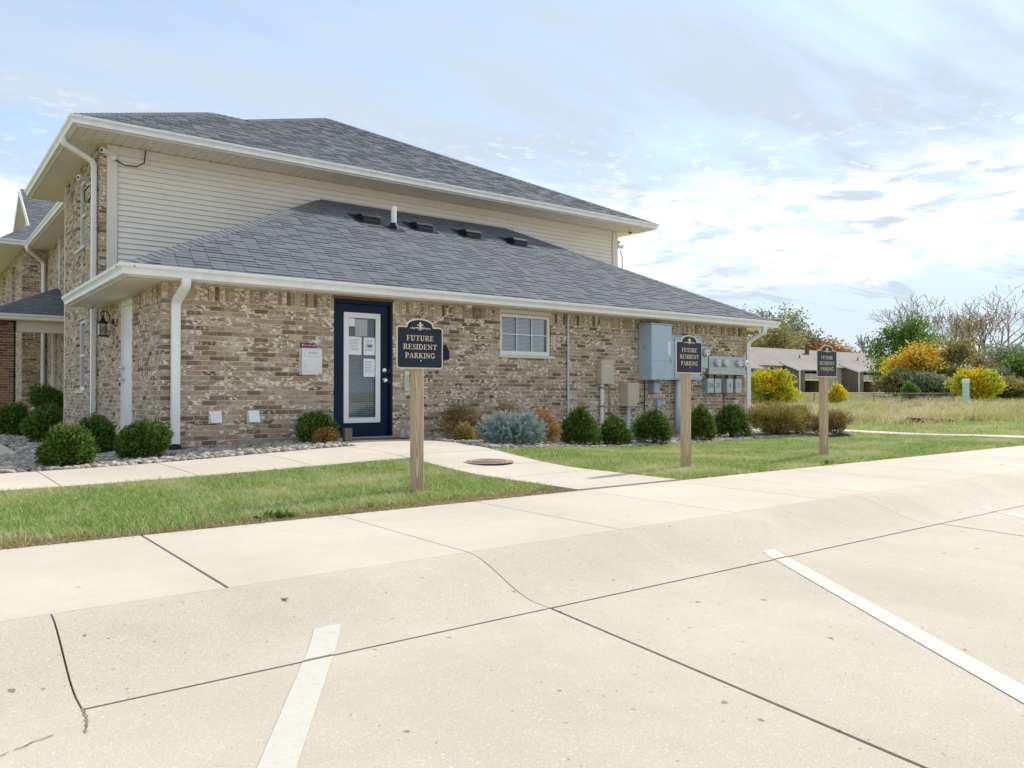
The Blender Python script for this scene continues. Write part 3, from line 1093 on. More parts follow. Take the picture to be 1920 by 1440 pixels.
# --- roofs
SH = []      # (dist, roof part, O, U, V, N, u0, u1, v0, rnd)
rs = random.Random(11)
EXPO, TAB = 0.118, 0.22


def roof_plane(pts, shingles=True, name='roof', lift=0.0):
    """pts: polygon, pts[0]->pts[1] is the eave; returns the deck part"""
    P = [Vector(p) for p in pts]
    U = (P[1] - P[0]).normalized()
    Nn = None
    for q in P[2:]:
        c = U.cross(q - P[0])
        if c.length > 0.1:
            Nn = c.normalized()
            break
    V = Nn.cross(U)
    deck = part(name, MB().prism([p - Nn * 0.03 for p in P], Nn * 0.028), 'shingle', BLD)
    if not shingles:
        return deck
    uv = [((p - P[0]).dot(U), (p - P[0]).dot(V)) for p in P]
    vmax = max(v for u, v in uv)

    def span(v):
        xs = []
        m = len(uv)
        for i in range(m):
            (a, b), (c, d) = uv[i], uv[(i + 1) % m]
            if (b <= v < d) or (d <= v < b):
                xs.append(a + (c - a) * (v - b) / (d - b))
        return (min(xs), max(xs)) if len(xs) >= 2 else None
    k = 0
    while k * EXPO < vmax - 0.02:
        v0 = k * EXPO - 0.02 if k == 0 else k * EXPO
        a = span(max(0.001, k * EXPO))
        b = span(min(vmax - 0.002, k * EXPO + EXPO))
        if a and b:
            u = a[0] - ((k * 0.09) % TAB) - rs.uniform(0, 0.01)
            while u < a[1]:
                w = TAB - 0.006
                p, q = max(u, a[0]), min(u + w, a[1])
                p1, q1 = max(u, b[0]), min(u + w, b[1])
                if q - p > 0.02:
                    if q1 < p1:
                        p1 = q1 = min(max(p, b[0]), b[1])
                    c = P[0] + U * ((p + q) / 2) + V * v0
                    full = abs(q - p - w) < 1e-6 and abs(q1 - p1 - w) < 1e-6
                    SH.append([c.length, deck, P[0], U, V, Nn, p, q, p1, q1, v0, full])
                u += TAB
        k += 1
    return deck


ZE = 2.30
RL, RR = (6.76, 15.32, 4.66), (11.55, 15.32, 4.66)
LOWROOF = roof_plane([(2.15, 10.68, ZE), (15.77, 10.68, ZE), RR, RL])
roof_plane([(2.15, 15.30, ZE), (2.15, 10.68, ZE), RL])
roof_plane([(15.77, 10.68, ZE), (15.77, 15.32, ZE), RR])
ZE2 = SOF2 + 0.155
AP = (9.43, 20.95, ZE2 + 0.5 * (20.95 - 14.48))
RB = 17.55
ZR = ZE2 + 0.5 * (RB - 14.48)
UPROOF = roof_plane([(2.16, 14.48, ZE2), (15.92, 14.48, ZE2), AP, (5.98, RB, ZR), (5.23, RB, ZR)], name='upper_roof')
roof_plane([(2.16, 20.62, ZE2), (2.16, 14.48, ZE2), (5.23, RB, ZR)], name='upper_roof')
roof_plane([(2.91, 44, ZE2), (2.91, 14.9, ZE2 + 0.001), AP, (9.43, 44, AP[2])], False, 'upper_roof')
roof_plane([(15.92, 14.48, ZE2), (15.92, 44, ZE2), (9.43, 44, AP[2]), AP], False, 'upper_roof')
roof_plane([(5.98, 20.62, ZE2), (2.16, 20.62, ZE2), (5.23, RB, ZR), (5.98, RB, ZR)], False, 'upper_roof')
# far wing: hipped end and a gable facing left
roof_plane([(2.16, 27.48, ZE2), (4.5, 27.48, ZE2), (4.5, 31, ZE2 + 1.75), (4.3, 31, ZE2 + 1.75)], True, 'upper_roof')
roof_plane([(2.16, 44, ZE2), (2.16, 27.48, ZE2), (4.3, 31, ZE2 + 1.4), (4.3, 44, ZE2 + 1.4)], False, 'upper_roof')
GX, GY, GZ = 3.2, 32.0, 7.72
roof_plane([(GX - 0.1, GY - 3.4, GZ - 2.1), (9, GY - 3.4, GZ - 2.1), (9, GY, GZ), (GX - 0.1, GY, GZ)], True, 'gable_roof')
roof_plane([(9, GY + 3.4, GZ - 2.1), (GX - 0.1, GY + 3.4, GZ - 2.1), (GX - 0.1, GY, GZ), (9, GY, GZ)], False, 'gable_roof')
part('gable_wall', MB().prism([(GX + 0.18, GY - 3.2, GZ - 2.1), (GX + 0.18, GY + 3.2, GZ - 2.1), (GX + 0.18, GY, GZ - 0.1)], (0.08, 0, 0)), 'siding', BLD)
for sgn in (-1, 1):
    part('rake_board', MB().prism([(GX - 0.12, GY, GZ + 0.02), (GX - 0.12, GY, GZ - 0.2), (GX - 0.12, GY + sgn * 3.4, GZ - 2.3), (GX - 0.12, GY + sgn * 3.4, GZ - 2.08)], (0.03, 0, 0)), 'white', BLD)
    part('rake_soffit', MB().prism([(GX - 0.09, GY, GZ - 0.16), (GX + 0.18, GY, GZ - 0.16), (GX + 0.18, GY + sgn * 3.4, GZ - 2.26), (GX - 0.09, GY + sgn * 3.4, GZ - 2.26)], (0, 0, 0.02)), 'soffit', BLD)
# porch roof
PZ = 2.70
roof_plane([(1.5, 23.7, PZ), (3.45, 23.7, PZ), (3.45, 25.65, PZ + 0.975)], True, 'porch_roof')
roof_plane([(1.5, 27.6, PZ), (1.5, 23.7, PZ), (3.45, 25.65, PZ + 0.975)], False, 'porch_roof')
gutter([(1.52, 27.5), (1.52, 23.74), (3.44, 23.74)], PZ - 0.12)
part('porch_ceiling', MB().box(1.53, 3.44, 23.76, 27.5, PZ - 0.14, PZ - 0.12), 'soffit', BLD)
part('porch_beam', MB().box(1.75, 3.44, 24.05, 24.3, PZ - 0.42, PZ - 0.145), 'trim', BLD)
colm = part('porch_column', MB().box(1.70, 2.26, 24.01, 24.55, -0.1, PZ - 0.425), 'mortar', BLD)
mb = MB()
for k in range(38):
    z = 0.0 + k * PIT
    for s in range(4):
        u = -0.1 * (k % 2) + s * LEN
        a, b = max(0, u), min(u + BL, 0.56)
        if b - a > 0.02:
            mb.box(1.70 + a, 1.70 + b, 24.0, 24.05, z, z + BH, rb.random())
            mb.box(2.22, 2.268, 24.0 + a * 0.98, 24.0 + b * 0.98, z, z + BH, rb.random())
part('column_bricks', mb, 'brick_red', colm, kind='stuff')

# shingles: largest 300 as objects
shv = []
for i in range(16):
    m = MB()
    w = TAB - 0.006
    m.hexa([(0, 0, 0.003), (w, 0, 0.003), (w, EXPO + 0.012, -0.001), (0, EXPO + 0.012, -0.001),
            (0, 0, 0.009 + (i % 2) * 0.008), (w, 0, 0.009 + (i % 2) * 0.008), (w, EXPO + 0.012, 0.005), (0, EXPO + 0.012, 0.005)], (i + 0.5) / 16)
    me = m.mesh('shingle')
    me.materials.append(MT['shingle'])
    shv.append(me)
cs = sorted([s for s in SH if s[11] and s[1] is LOWROOF], key=lambda s: s[0])[:300]
cid = {id(s) for s in cs}
for s in cs:
    d, deck, P0, U, V, Nn, p, q, p1, q1, v0, full = s
    o = bpy.data.objects.new('shingle', rs.choice(shv))
    C.objects.link(o)
    o.parent = deck
    M = Matrix((U, V, Nn)).transposed().to_4x4()
    M.translation = P0 + U * p + V * v0 - ORG[BLD.name]
    o.matrix_basis = M
shm = MB()
for s in SH:
    if id(s) in cid:
        continue
    d, deck, P0, U, V, Nn, p, q, p1, q1, v0, full = s
    t = rs.choice((0.009, 0.017))
    f = lambda u, v, h: P0 + U * u + V * v + Nn * h
    v1 = v0 + EXPO + 0.012
    shm.hexa([f(p, v0, 0.003), f(q, v0, 0.003), f(q1, v1, -0.001), f(p1, v1, -0.001), f(p, v0, t), f(q, v0, t), f(q1, v1, 0.005), f(p1, v1, 0.005)], rs.random())
part('shingle_field', shm, 'shingle', BLD, kind='stuff')


def hip_caps(a, b, na, nb, deck, n=None, step=0.142, obj=True):
    """bent cap shingles up a hip from a to b; na, nb = downslope directions either side"""
    a, b = Vector(a), Vector(b)
    t = (b - a).normalized()
    L = (b - a).length
    k = int(L / step)
    na = Vector(na)
    nb = Vector(nb)
    na = (na - t * na.dot(t)).normalized()
    nb = (nb - t * nb.dot(t)).normalized()
    up = -(na + nb).normalized()
    w = 0.135
    mb = MB()
    tg = MB()
    for i in range(k):
        p = a + t * (i * step)
        q = p + t * (step + 0.03)
        h0, h1 = 0.030, 0.021
        vs = [p + na * w + up * (h0 - 0.012), p + up * h0, p + nb * w + up * (h0 - 0.012), q + na * w + up * (h1 - 0.012), q + up * h1, q + nb * w + up * (h1 - 0.012)]
        lo = [v - up * 0.012 for v in vs]
        m = MB() if obj else mb
        m.add(vs + lo, [(0, 1, 4, 3), (1, 2, 5, 4), (0, 6, 7, 1), (1, 7, 8, 2), (3, 9, 6, 0), (2, 8, 11, 5)], rs.uniform(0.3, 1.0))
        if obj:
            part('hip_cap', m, 'shingle', deck)
    if not obj:
        part('hip_caps', mb, 'shingle', deck, kind='stuff')


dn = lambda x, y, s=0.5: Vector((x, y, -s))
hip_caps((2.15, 10.68, ZE), RL, dn(0, -1), dn(-1, 0), LOWROOF)
hip_caps((15.77, 10.68, ZE), RR, dn(0, -1), dn(1, 0, 0.56), LOWROOF)
hip_caps((15.92, 14.48, ZE2), AP, dn(0, -1), dn(1, 0), UPROOF, obj=False)
hip_caps((2.16, 14.48, ZE2), (5.23, RB, ZR), dn(0, -1), dn(-1, 0), UPROOF, obj=False)
hip_caps((5.98, RB, ZR), AP, dn(0, -1), dn(-1, 0), UPROOF, obj=False)
hip_caps((5.23, RB, ZR), (5.98, RB, ZR), dn(0, -1), dn(0, 1), UPROOF, obj=False)
part('ridge_flashing', MB().prism([RL, RR, (RR[0], RR[1] - 0.12, RR[2] - 0.062), (RL[0], RL[1] - 0.12, RL[2] - 0.062)], (0, -0.004, 0.03)), 'shingle', LOWROOF)


# --- downspouts
def downspout(path, side, w=0.10, d=0.075, extra=None):
    o = part('downspout', MB().rect_tube(path, w, d, side), 'white', BLD, bev=0.008)
    return o


def curve(pts, n=4):
    """round the corners of a polyline a little"""
    P = [Vector(p) for p in pts]
    out = [P[0]]
    for i in range(1, len(P) - 1):
        a, b, c = P[i - 1], P[i], P[i + 1]
        r = min(0.09, (a - b).length * 0.45, (c - b).length * 0.45)
        s, e = b + (a - b).normalized() * r, b + (c - b).normalized() * r
        for k in range(n + 1):
            t = k / n
            out.append(s.lerp(b, t).lerp(b.lerp(e, t), t))
    out.append(P[-1])
    return out


downspout(curve([(2.87, 10.66, SOF + 0.02), (2.87, 10.66, SOF - 0.08), (2.83, 10.99, SOF - 0.27), (2.83, 10.99, zf(2.8, 10.9) + 0.12), (2.83, 10.985, zf(2.8, 10.9) + 0.1)]), (1, 0, 0), 0.11, 0.08)
part('drain_adapter', MB().box(2.765, 2.895, 10.93, 11.04, -0.15, zf(2.8, 10.9) + 0.09), 'black', BLD)
downspout(curve([(15.3, 10.66, SOF + 0.02), (15.3, 10.66, SOF - 0.10), (15.12, 10.97, SOF - 0.32), (15.12, 10.97, -0.16)]), (0.87, -0.5, 0), 0.095, 0.075)
part('downspout_shoe', MB().rect_tube([(15.12, 10.97, -0.1), (15.12, 10.95, -0.16), (15.18, 10.6, -0.19)], 0.1, 0.08, (1, 0, 0)), 'white', BLD)
downspout(curve([(2.13, 15.42, SOF2 + 0.03), (2.13, 15.42, SOF2 - 0.08), (2.615, 15.50, SOF2 - 0.30), (2.615, 15.50, -0.05)]), (0, 1, 0), 0.105, 0.075)
downspout(curve([(2.86, 27.43, SOF2 + 0.03), (2.86, 27.43, SOF2 - 0.1), (3.34, 27.9, SOF2 - 0.4), (3.34, 27.9, 0.35), (3.05, 27.75, 0.2)]), (0.6, -0.8, 0), 0.10, 0.075)
downspout(curve([(3.38, 26.1, PZ - 0.2), (3.38, 26.1, 0.32), (3.15, 25.9, 0.16)]), (0, 1, 0), 0.10, 0.07)
part('corner_strip', MB().box(3.40, 3.448, 25.35, 25.40, 3.6, SOF2 - 0.01), 'white', BLD)


# --- windows
def window(F, u0, u1, z0, z1, cols, rows, recess=0.07, sill=True, meet=None, blind=True, name='window'):
    fw_ = 0.06
    mb = MB()
    d0, d1 = recess, recess + 0.07
    fbox(mb, F, u0, u0 + fw_, d0, d1, z0, z1)
    fbox(mb, F, u1 - fw_, u1, d0, d1, z0, z1)
    fbox(mb, F, u0 + fw_, u1 - fw_, d0, d1, z1 - fw_, z1)
    fbox(mb, F, u0 + fw_, u1 - fw_, d0, d1, z0, z0 + fw_ * 1.15)
    w = part(name, mb, 'vinyl', BLD, bev=0.004)
    a, b, c, d = u0 + fw_, u1 - fw_, z0 + fw_ * 1.15, z1 - fw_
    for i in range(1, cols):
        u = a + (b - a) * i / cols
        part('muntin', fbox(MB(), F, u - 0.009, u + 0.009, d0 + 0.02, d0 + 0.034, c, d), 'vinyl', w)
    for i in range(1, rows):
        z = c + (d - c) * i / rows
        hh = 0.022 if meet else 0.009
        part('muntin' if not meet else 'meeting_rail', fbox(MB(), F, a, b, d0 + 0.016, d0 + 0.038, z - hh, z + hh), 'vinyl', w)
    part('pane', fbox(MB(), F, a, b, d0 + 0.042, d0 + 0.046, c, d), 'glass', w)
    if blind:
        mb = MB()
        z = c + 0.01
        while z < d:
            P = [F(a, d0 + 0.085, z), F(b, d0 + 0.085, z), F(b, d0 + 0.101, z + 0.019), F(a, d0 + 0.101, z + 0.019)]
            mb.prism(P, (0, 0.0015, 0.001))
            z += 0.0235
        part('blind', mb, 'blind', w, kind='stuff')
    part('room_back', fbox(MB(), F, u0 + 0.01, u1 - 0.01, d0 + 0.16, d0 + 0.17, z0, z1), 'dark', w)
    if sill:
        part('sill', fbox(MB(), F, u0 - 0.04, u1 + 0.06, -0.035, recess + 0.01, z0 - 0.055, z0 - 0.003), 'sill', w, bev=0.005)
    return w


window(FR, rel(8.205), rel(9.355), 1.375, 2.095, 3, 2, 0.03)
part('window_head', fbox(MB(), FR, rel(8.2), rel(9.36), 0.0, 0.14, 2.102, SOF), 'trim', BLD)
window(SI, rely(16.76), rely(17.59), 0.75, 2.11, 1, 2, 0.055, True, True, False)
window(SI, rely(16.76), rely(17.59), 3.49, 4.83, 1, 2, 0.055, True, True, False)
for (a, b, c, d) in OPW:
    window(S2, a + 0.01, b - 0.01, c + 0.01, d - 0.01, 1, 2, 0.09, True, True, False)

# --- blue front door
DX = lambda x: 5.29 + (x - 643) / 69.0 * 0.62 - X0
DZ = lambda y: 1.94 - (y - 586) / 207.0 * 1.696
a, b = rel(5.14), rel(6.06)
g0, g1, h0, h1 = rel(5.29), rel(5.91), 0.245, 1.94
mb = MB()
for q in cut_rects(a, b, 0.035, 2.07, [(g0 + 0.03, g1 - 0.03, h0 + 0.03, h1 - 0.03)]):
    fbox(mb, FR, q[0], q[1], 0.075, 0.12, q[2], q[3])
door = part('front_door', mb, 'navy', BLD, label='navy blue door with a tall glass panel and taped notices')
mb = MB()
fbox(mb, FR, rel(5.10), a - 0.003, 0.012, 0.14, 0.0, 2.13)
fbox(mb, FR, b + 0.003, rel(6.10), 0.012, 0.14, 0.0, 2.13)
fbox(mb, FR, a - 0.003, b + 0.003, 0.012, 0.14, 2.073, 2.13)
part('door_frame', mb, 'navy', door, bev=0.004)
part('door_head', fbox(MB(), FR, rel(5.08), rel(6.12), -0.003, 0.14, 2.132, SOF - 0.002), 'mat', door)
mb = MB()
fr_ = 0.082
fbox(mb, FR, g0, g0 + fr_, 0.055, 0.078, h0, h1)
fbox(mb, FR, g1 - fr_, g1, 0.055, 0.078, h0, h1)
fbox(mb, FR, g0 + fr_, g1 - fr_, 0.055, 0.078, h1 - fr_, h1)
fbox(mb, FR, g0 + fr_, g1 - fr_, 0.055, 0.078, h0, h0 + fr_)
part('glass_frame', mb, 'vinyl', door, bev=0.005)
ga, gb, gc, gd = g0 + fr_, g1 - fr_, h0 + fr_, h1 - fr_
part('pane', fbox(MB(), FR, ga, gb, 0.082, 0.086, gc, gd), 'glass', door)
mb = MB()
z = gc + 0.01
while z < gd - 0.3:
    mb.prism([FR(ga, 0.108, z), FR(gb, 0.108, z), FR(gb, 0.124, z + 0.014), FR(ga, 0.124, z + 0.014)], (0, 0.0015, 0.001))
    z += 0.03
while z < gd:
    mb.prism([FR(ga, 0.106, z), FR(gb, 0.106, z), FR(gb, 0.126, z + 0.006), FR(ga, 0.126, z + 0.006)], (0, 0.0015, 0.001))
    z += 0.0255
part('blind', mb, 'pipe', door, kind='stuff')
part('room_back', fbox(MB(), FR, a, b, 0.4, 0.42, 0.0, 2.1), 'cabinet', door)
for (x0_, x1_, y0_, y1_, dd) in ((652.5, 677, 631, 665, 0.0802), (681, 704.5, 632, 665, 0.0802), (681, 704.5, 672, 706, 0.0802), (666, 689, 598, 629.5, 0.095), (652.5, 664.5, 597, 612, 0.0802)):
    u0, u1 = max(DX(x0_), ga + 0.004), min(DX(x1_), gb - 0.004)
    z0, z1 = DZ(y1_), min(DZ(y0_), gd - 0.004)
    nt_ = part('notice', fbox(MB(), FR, u0, u1, dd, dd + 0.001, z0, z1), 'paper', door)
    if x1_ - x0_ > 20 and y0_ > 600:
        mb = MB()
        for i in range(8):
            zz = z1 - (z1 - z0) * (0.14 + 0.085 * i)
            ue = u1 - (u1 - u0) * (0.15 + 0.25 * ((i * 7) % 3) / 3)
            fbox(mb, FR, u0 + (u1 - u0) * 0.13, ue, dd - 0.0015, dd - 0.0005, zz - 0.004, zz + 0.002)
        part('print', mb, 'ink', door)
part('print', fbox(MB(), FR, DX(688), DX(698), 0.0782, 0.0788, DZ(650), DZ(645)), 'inkblue', door)
for zz, rr in ((0.90, 0.032), (1.06, 0.028)):
    kx = rel(5.985)
    part('door_knob' if zz < 1 else 'deadbolt', MB().lathe([(0.034, 0), (0.034, 0.008), (0.014, 0.012), (0.013, 0.03 if zz < 1 else 0.014), (rr, 0.04 if zz < 1 else 0.018), (rr, 0.06 if zz < 1 else 0.026), (0.012, 0.07 if zz < 1 else 0.03)], FR(kx, 0.074, zz), (0, -1, 0), 20), 'chrome', door, smooth=False)
    part('strike', fbox(MB(), FR, rel(6.063) - 0.004, rel(6.066), 0.03, 0.07, zz - 0.05, zz + 0.05), 'chrome', door)
for zz in (0.28, 1.05, 1.82):
    part('hinge', MB().tube([FR(a + 0.004, 0.066, zz - 0.05), FR(a + 0.004, 0.066, zz + 0.05)], 0.008), 'black', door)
part('threshold', fbox(MB(), FR, rel(5.11), rel(6.09), -0.03, 0.14, -0.01, 0.03), 'galv', door)

# --- white side door
mb = MB()
s0, s1 = rely(12.80), rely(13.72)
fbox(mb, SI, s0 + 0.05, s1 - 0.05, 0.055, 0.10, 0.03, 2.06)
sdoor = part('side_door', mb, 'vinyl', BLD, label='plain white door in the side wall')
mb = MB()
fbox(mb, SI, s0, s0 + 0.047, 0.03, 0.12, 0.0, 2.14)
fbox(mb, SI, s1 - 0.047, s1, 0.03, 0.12, 0.0, 2.14)
fbox(mb, SI, s0 + 0.047, s1 - 0.047, 0.03, 0.12, 2.063, 2.14)
part('door_frame', mb, 'white', sdoor)
for zz in (0.92, 1.10):
    part('door_knob', MB().lathe([(0.033, 0), (0.033, 0.008), (0.013, 0.012), (0.013, 0.035), (0.028, 0.045), (0.028, 0.06), (0.01, 0.07)], SI(s1 - 0.13, 0.054, zz), (-1, 0, 0), 16), 'chrome', sdoor)
for zz in (0.3, 1.05, 1.8):
    part('hinge', MB().tube([SI(s0 + 0.055, 0.05, zz - 0.05), SI(s0 + 0.055, 0.05, zz + 0.05)], 0.008), 'chrome', sdoor)

# ================================================================== THINGS ON THE WALLS AND ROOF
def lantern(loc, label, rotz):
    t = thing('wall_lantern', label, 'lantern', (0, 0, 0), 'black wall lanterns')
    part('backplate', MB().lathe([(0.05, 0), (0.05, 0.008), (0.03, 0.02), (0.02, 0.022)], (0, 0, 0), (-1, 0, 0), 16), 'black', t)
    arm = [(-0.015, 0, 0.0), (-0.045, 0, 0.005), (-0.055, 0, 0.05), (-0.06, 0, 0.10), (-0.085, 0, 0.145), (-0.125, 0, 0.165), (-0.165, 0, 0.15), (-0.185, 0, 0.115),
           (-0.175, 0, 0.085), (-0.15, 0, 0.08), (-0.138, 0, 0.10), (-0.148, 0, 0.115)]
    part('scroll_arm', MB().tube(arm, 0.009, 8), 'black', t, smooth=True)
    part('arm_brace', MB().tube([(-0.015, 0, -0.03), (-0.05, 0, -0.02), (-0.07, 0, 0.0)], 0.007, 8), 'black', t)
    c = (-0.155, 0, 0)
    part('cap', MB().lathe([(0.008, 0.09), (0.016, 0.08), (0.010, 0.066), (0.032, 0.05), (0.036, 0.03), (0.03, 0.02), (0.075, -0.012), (0.085, -0.03), (0.085, -0.04), (0.02, -0.04)], c, n=20), 'black', t)
    cage = MB()
    for k in range(4):
        a0, a1 = math.pi / 4 + k * math.pi / 2, math.pi / 4 + (k + 1) * math.pi / 2
        p = lambda a, z: (c[0] + 0.098 * math.cos(a) * 0.72, 0.098 * math.sin(a) * 0.72, z)
        cage.tube([p(a0, -0.038), p(a0, -0.235)], 0.006, 6)
        cage.tube([p(a0, -0.06), p(a1, -0.225)], 0.0035, 5)
        cage.tube([p(a1, -0.06), p(a0, -0.225)], 0.0035, 5)
    part('cage', cage, 'black', t)
    part('lantern_glass', MB().box(c[0] - 0.06, c[0] + 0.06, -0.06, 0.06, -0.225, -0.045), 'lantern_glass', t)
    part('candle', MB().lathe([(0.012, -0.23), (0.012, -0.14), (0.02, -0.12), (0.008, -0.08)], c, n=10), 'vinyl', t)
    part('base', MB().lathe([(0.02, -0.25), (0.078, -0.248), (0.082, -0.236), (0.075, -0.228)], c, n=4 * 5), 'black', t)
    t.location = loc
    t.rotation_euler.z = rotz
    return t


lan = lantern((X0 - 0.003, 14.12, 1.86), 'black scroll arm wall lantern beside the white side door', 0)
dup(lan, (6.47, Y0 - 0.003, 1.77), 'black wall lantern mostly hidden behind the nearest parking sign', None, R(90))


def text_mb(body, size, mat_name, name, F, parent, u, z, d, align='CENTER'):
    """flat print made with the built in font, F frame"""
    cu = bpy.data.curves.new('print', 'FONT')
    cu.body = body
    cu.size = size
    cu.align_x = align
    cu.align_y = 'CENTER'
    cu.resolution_u = 2
    ob = bpy.data.objects.new('print', cu)
    C.objects.link(ob)
    dg = bpy.context.evaluated_depsgraph_get()
    me = ob.evaluated_get(dg).to_mesh()
    vs = [v.co.copy() for v in me.vertices]
    fs = [list(p.vertices) for p in me.polygons]
    ob.evaluated_get(dg).to_mesh_clear()
    bpy.data.objects.remove(ob)
    bpy.data.curves.remove(cu)
    mb = MB()
    mb.add([F(u + v.x, d, z + v.y) for v in vs], fs)
    return part(name, mb, mat_name, parent)


# rent drop box
t = thing('drop_box', 'white metal rent drop box on the brick left of the blue door', 'drop box', (4.68, Y0, 0.97))
u0, u1 = rel(4.55), rel(4.86)
part('body', fbox(MB(), FR, u0, u1, -0.13, -0.002, 0.97, 1.33), 'boxwhite', t, bev=0.008)
part('hood', MB().prism([FR(u0 + 0.004, -0.13, 1.325), FR(u0 + 0.004, -0.002, 1.325), FR(u0 + 0.004, -0.002, 1.36), FR(u0 + 0.004, -0.10, 1.36)], (u1 - u0 - 0.008, 0, 0)), 'boxwhite', t)
part('slot_flap', fbox(MB(), FR, u0 + 0.035, u1 - 0.03, -0.139, -0.131, 1.235, 1.295), 'boxwhite', t, bev=0.004)
part('slot_handle', fbox(MB(), FR, u0 + 0.09, u1 - 0.08, -0.15, -0.139, 1.283, 1.293), 'galv', t)
part('access_door', fbox(MB(), FR, u0 + 0.03, u1 - 0.03, -0.137, -0.131, 1.02, 1.175), 'boxwhite', t, bev=0.003)
part('keyhole', MB().lathe([(0.009, 0), (0.009, 0.004), (0.004, 0.004)], FR(u0 + 0.055, -0.137, 1.10), (0, -1, 0), 10), 'galv', t)
part('maker_plate', fbox(MB(), FR, u1 - 0.06, u1 - 0.015, -0.1325, -0.131, 0.985, 0.993), 'black', t)
t = thing('rent_sign', 'small maroon plaque reading Rent Drop above the white drop box', 'plaque', (4.68, Y0, 1.37))
part('plate', fbox(MB(), FR, rel(4.575), rel(4.80), -0.03, -0.002, 1.368, 1.435), 'maroon', t)
text_mb('Rent Drop', 0.042, 'pinkprint', 'lettering', FR, t, rel(4.688), 1.403, -0.0315)
for u in (4.592, 4.783):
    part('ornament', fbox(MB(), FR, rel(u) - 0.006, rel(u) + 0.006, -0.032, -0.0305, 1.39, 1.417), 'pinkprint', t)

# navy wall mailbox right of the sign
t = thing('wall_mailbox', 'small navy metal mailbox with black lid on the brick behind the nearest sign', 'mailbox', (6.93, Y0, 1.25))
part('body', fbox(MB(), FR, rel(6.72), rel(7.08), -0.12, -0.002, 1.25, 1.40), 'navy', t, bev=0.008)
part('lid', MB().prism([FR(rel(6.715), -0.125, 1.405), FR(rel(6.715), -0.002, 1.405), FR(rel(6.715), -0.002, 1.50), FR(rel(6.715), -0.05, 1.50)], (0.345, 0, 0)), 'black', t)

t = thing('door_intercom', 'narrow pale box on the brick just behind the nearest sign post', 'box', (6.33, Y0, 0.75))
part('housing', fbox(MB(), FR, rel(6.30), rel(6.37), -0.05, -0.002, 0.74, 1.05), 'trim', t, bev=0.006)
part('face_plate', fbox(MB(), FR, rel(6.31), rel(6.36), -0.054, -0.05, 0.78, 1.0), 'galv', t)

# dryer vents
for i, (vx, lb) in enumerate(((3.36, 'white louvred vent hood low on the brick, nearer the front downspout'), (3.885, 'white louvred vent hood low on the brick, nearer the drop box'))):
    t = thing('dryer_vent', lb, 'vent', (vx, Y0, 0.36), 'white vent hoods low on the front wall')
    part('flange', fbox(MB(), FR, rel(vx) - 0.085, rel(vx) + 0.085, -0.012, -0.002, 0.29, 0.46), 'white', t)
    part('hood', MB().prism([FR(rel(vx) - 0.075, -0.012, 0.45), FR(rel(vx) - 0.075, -0.03, 0.45), FR(rel(vx) - 0.075, -0.085, 0.30), FR(rel(vx) - 0.075, -0.012, 0.30)], (0.15, 0, 0)), 'white', t, bev=0.004)

# conduits and boxes
gz = lambda x: zf(x, 10.9)
solo('conduit', MB().tube([(9.75, Y0 - 0.03, SOF), (9.75, Y0 - 0.03, 1.25), (9.75, Y0 - 0.03, gz(9.75) - 0.05)], 0.02, 10), 'pipe', 'thin pale conduit running the full wall height right of the window', 'pipe', (9.75, Y0 - 0.03, -0.2))

t = thing('telephone_box', 'tall narrow tan utility box on the brick, conduit below it', 'utility box', (10.65, Y0, 0.87))
part('case', fbox(MB(), FR, rel(10.50), rel(10.83), -0.12, -0.002, 0.87, 1.34), 'tan', t, bev=0.006)
part('cover', fbox(MB(), FR, rel(10.505), rel(10.825), -0.132, -0.121, 0.875, 1.335), 'tan', t, bev=0.004)
part('label_plate', fbox(MB(), FR, rel(10.60), rel(10.72), -0.1335, -0.132, 1.19, 1.235), 'sill', t)
part('latch', fbox(MB(), FR, rel(10.825), rel(10.84), -0.12, -0.08, 1.08, 1.13), 'galv', t)
part('conduit', MB().tube([(10.58, Y0 - 0.06, 0.87), (10.58, Y0 - 0.06, gz(10.6) - 0.05)], 0.036, 12), 'pvc', t)
for zz in (0.80, 0.45):
    part('strap', MB().lathe([(0.04, -0.012), (0.04, 0.012)], (10.58, Y0 - 0.06, zz), n=12), 'black', t)
part('cable', MB().tube([(10.72, Y0 - 0.05, 0.87), (10.74, Y0 - 0.06, 0.82), (10.80, Y0 - 0.02, 0.80), (10.82, Y0 - 0.012, 0.5), (10.82, Y0 - 0.012, 0.1)], 0.006, 6), 'wire', t)

t = thing('cable_box', 'squat tan utility box low on the brick beside the tall blue cabinet', 'utility box', (11.28, Y0, 0.44))
part('case', fbox(MB(), FR, rel(11.12), rel(11.44), -0.21, -0.002, 0.44, 0.90), 'tan', t, bev=0.006)
part('cover', fbox(MB(), FR, rel(11.125), rel(11.435), -0.222, -0.211, 0.445, 0.895), 'tan', t, bev=0.004)
part('lock', MB().lathe([(0.018, 0), (0.018, 0.006), (0.008, 0.006)], FR(rel(11.40), -0.222, 0.49), (0, -1, 0), 12), 'black', t)
part('conduit', MB().tube([(11.26, Y0 - 0.11, 0.44), (11.24, Y0 - 0.11, 0.1), (11.21, Y0 - 0.11, -0.25)], 0.038, 12), 'pipe', t)

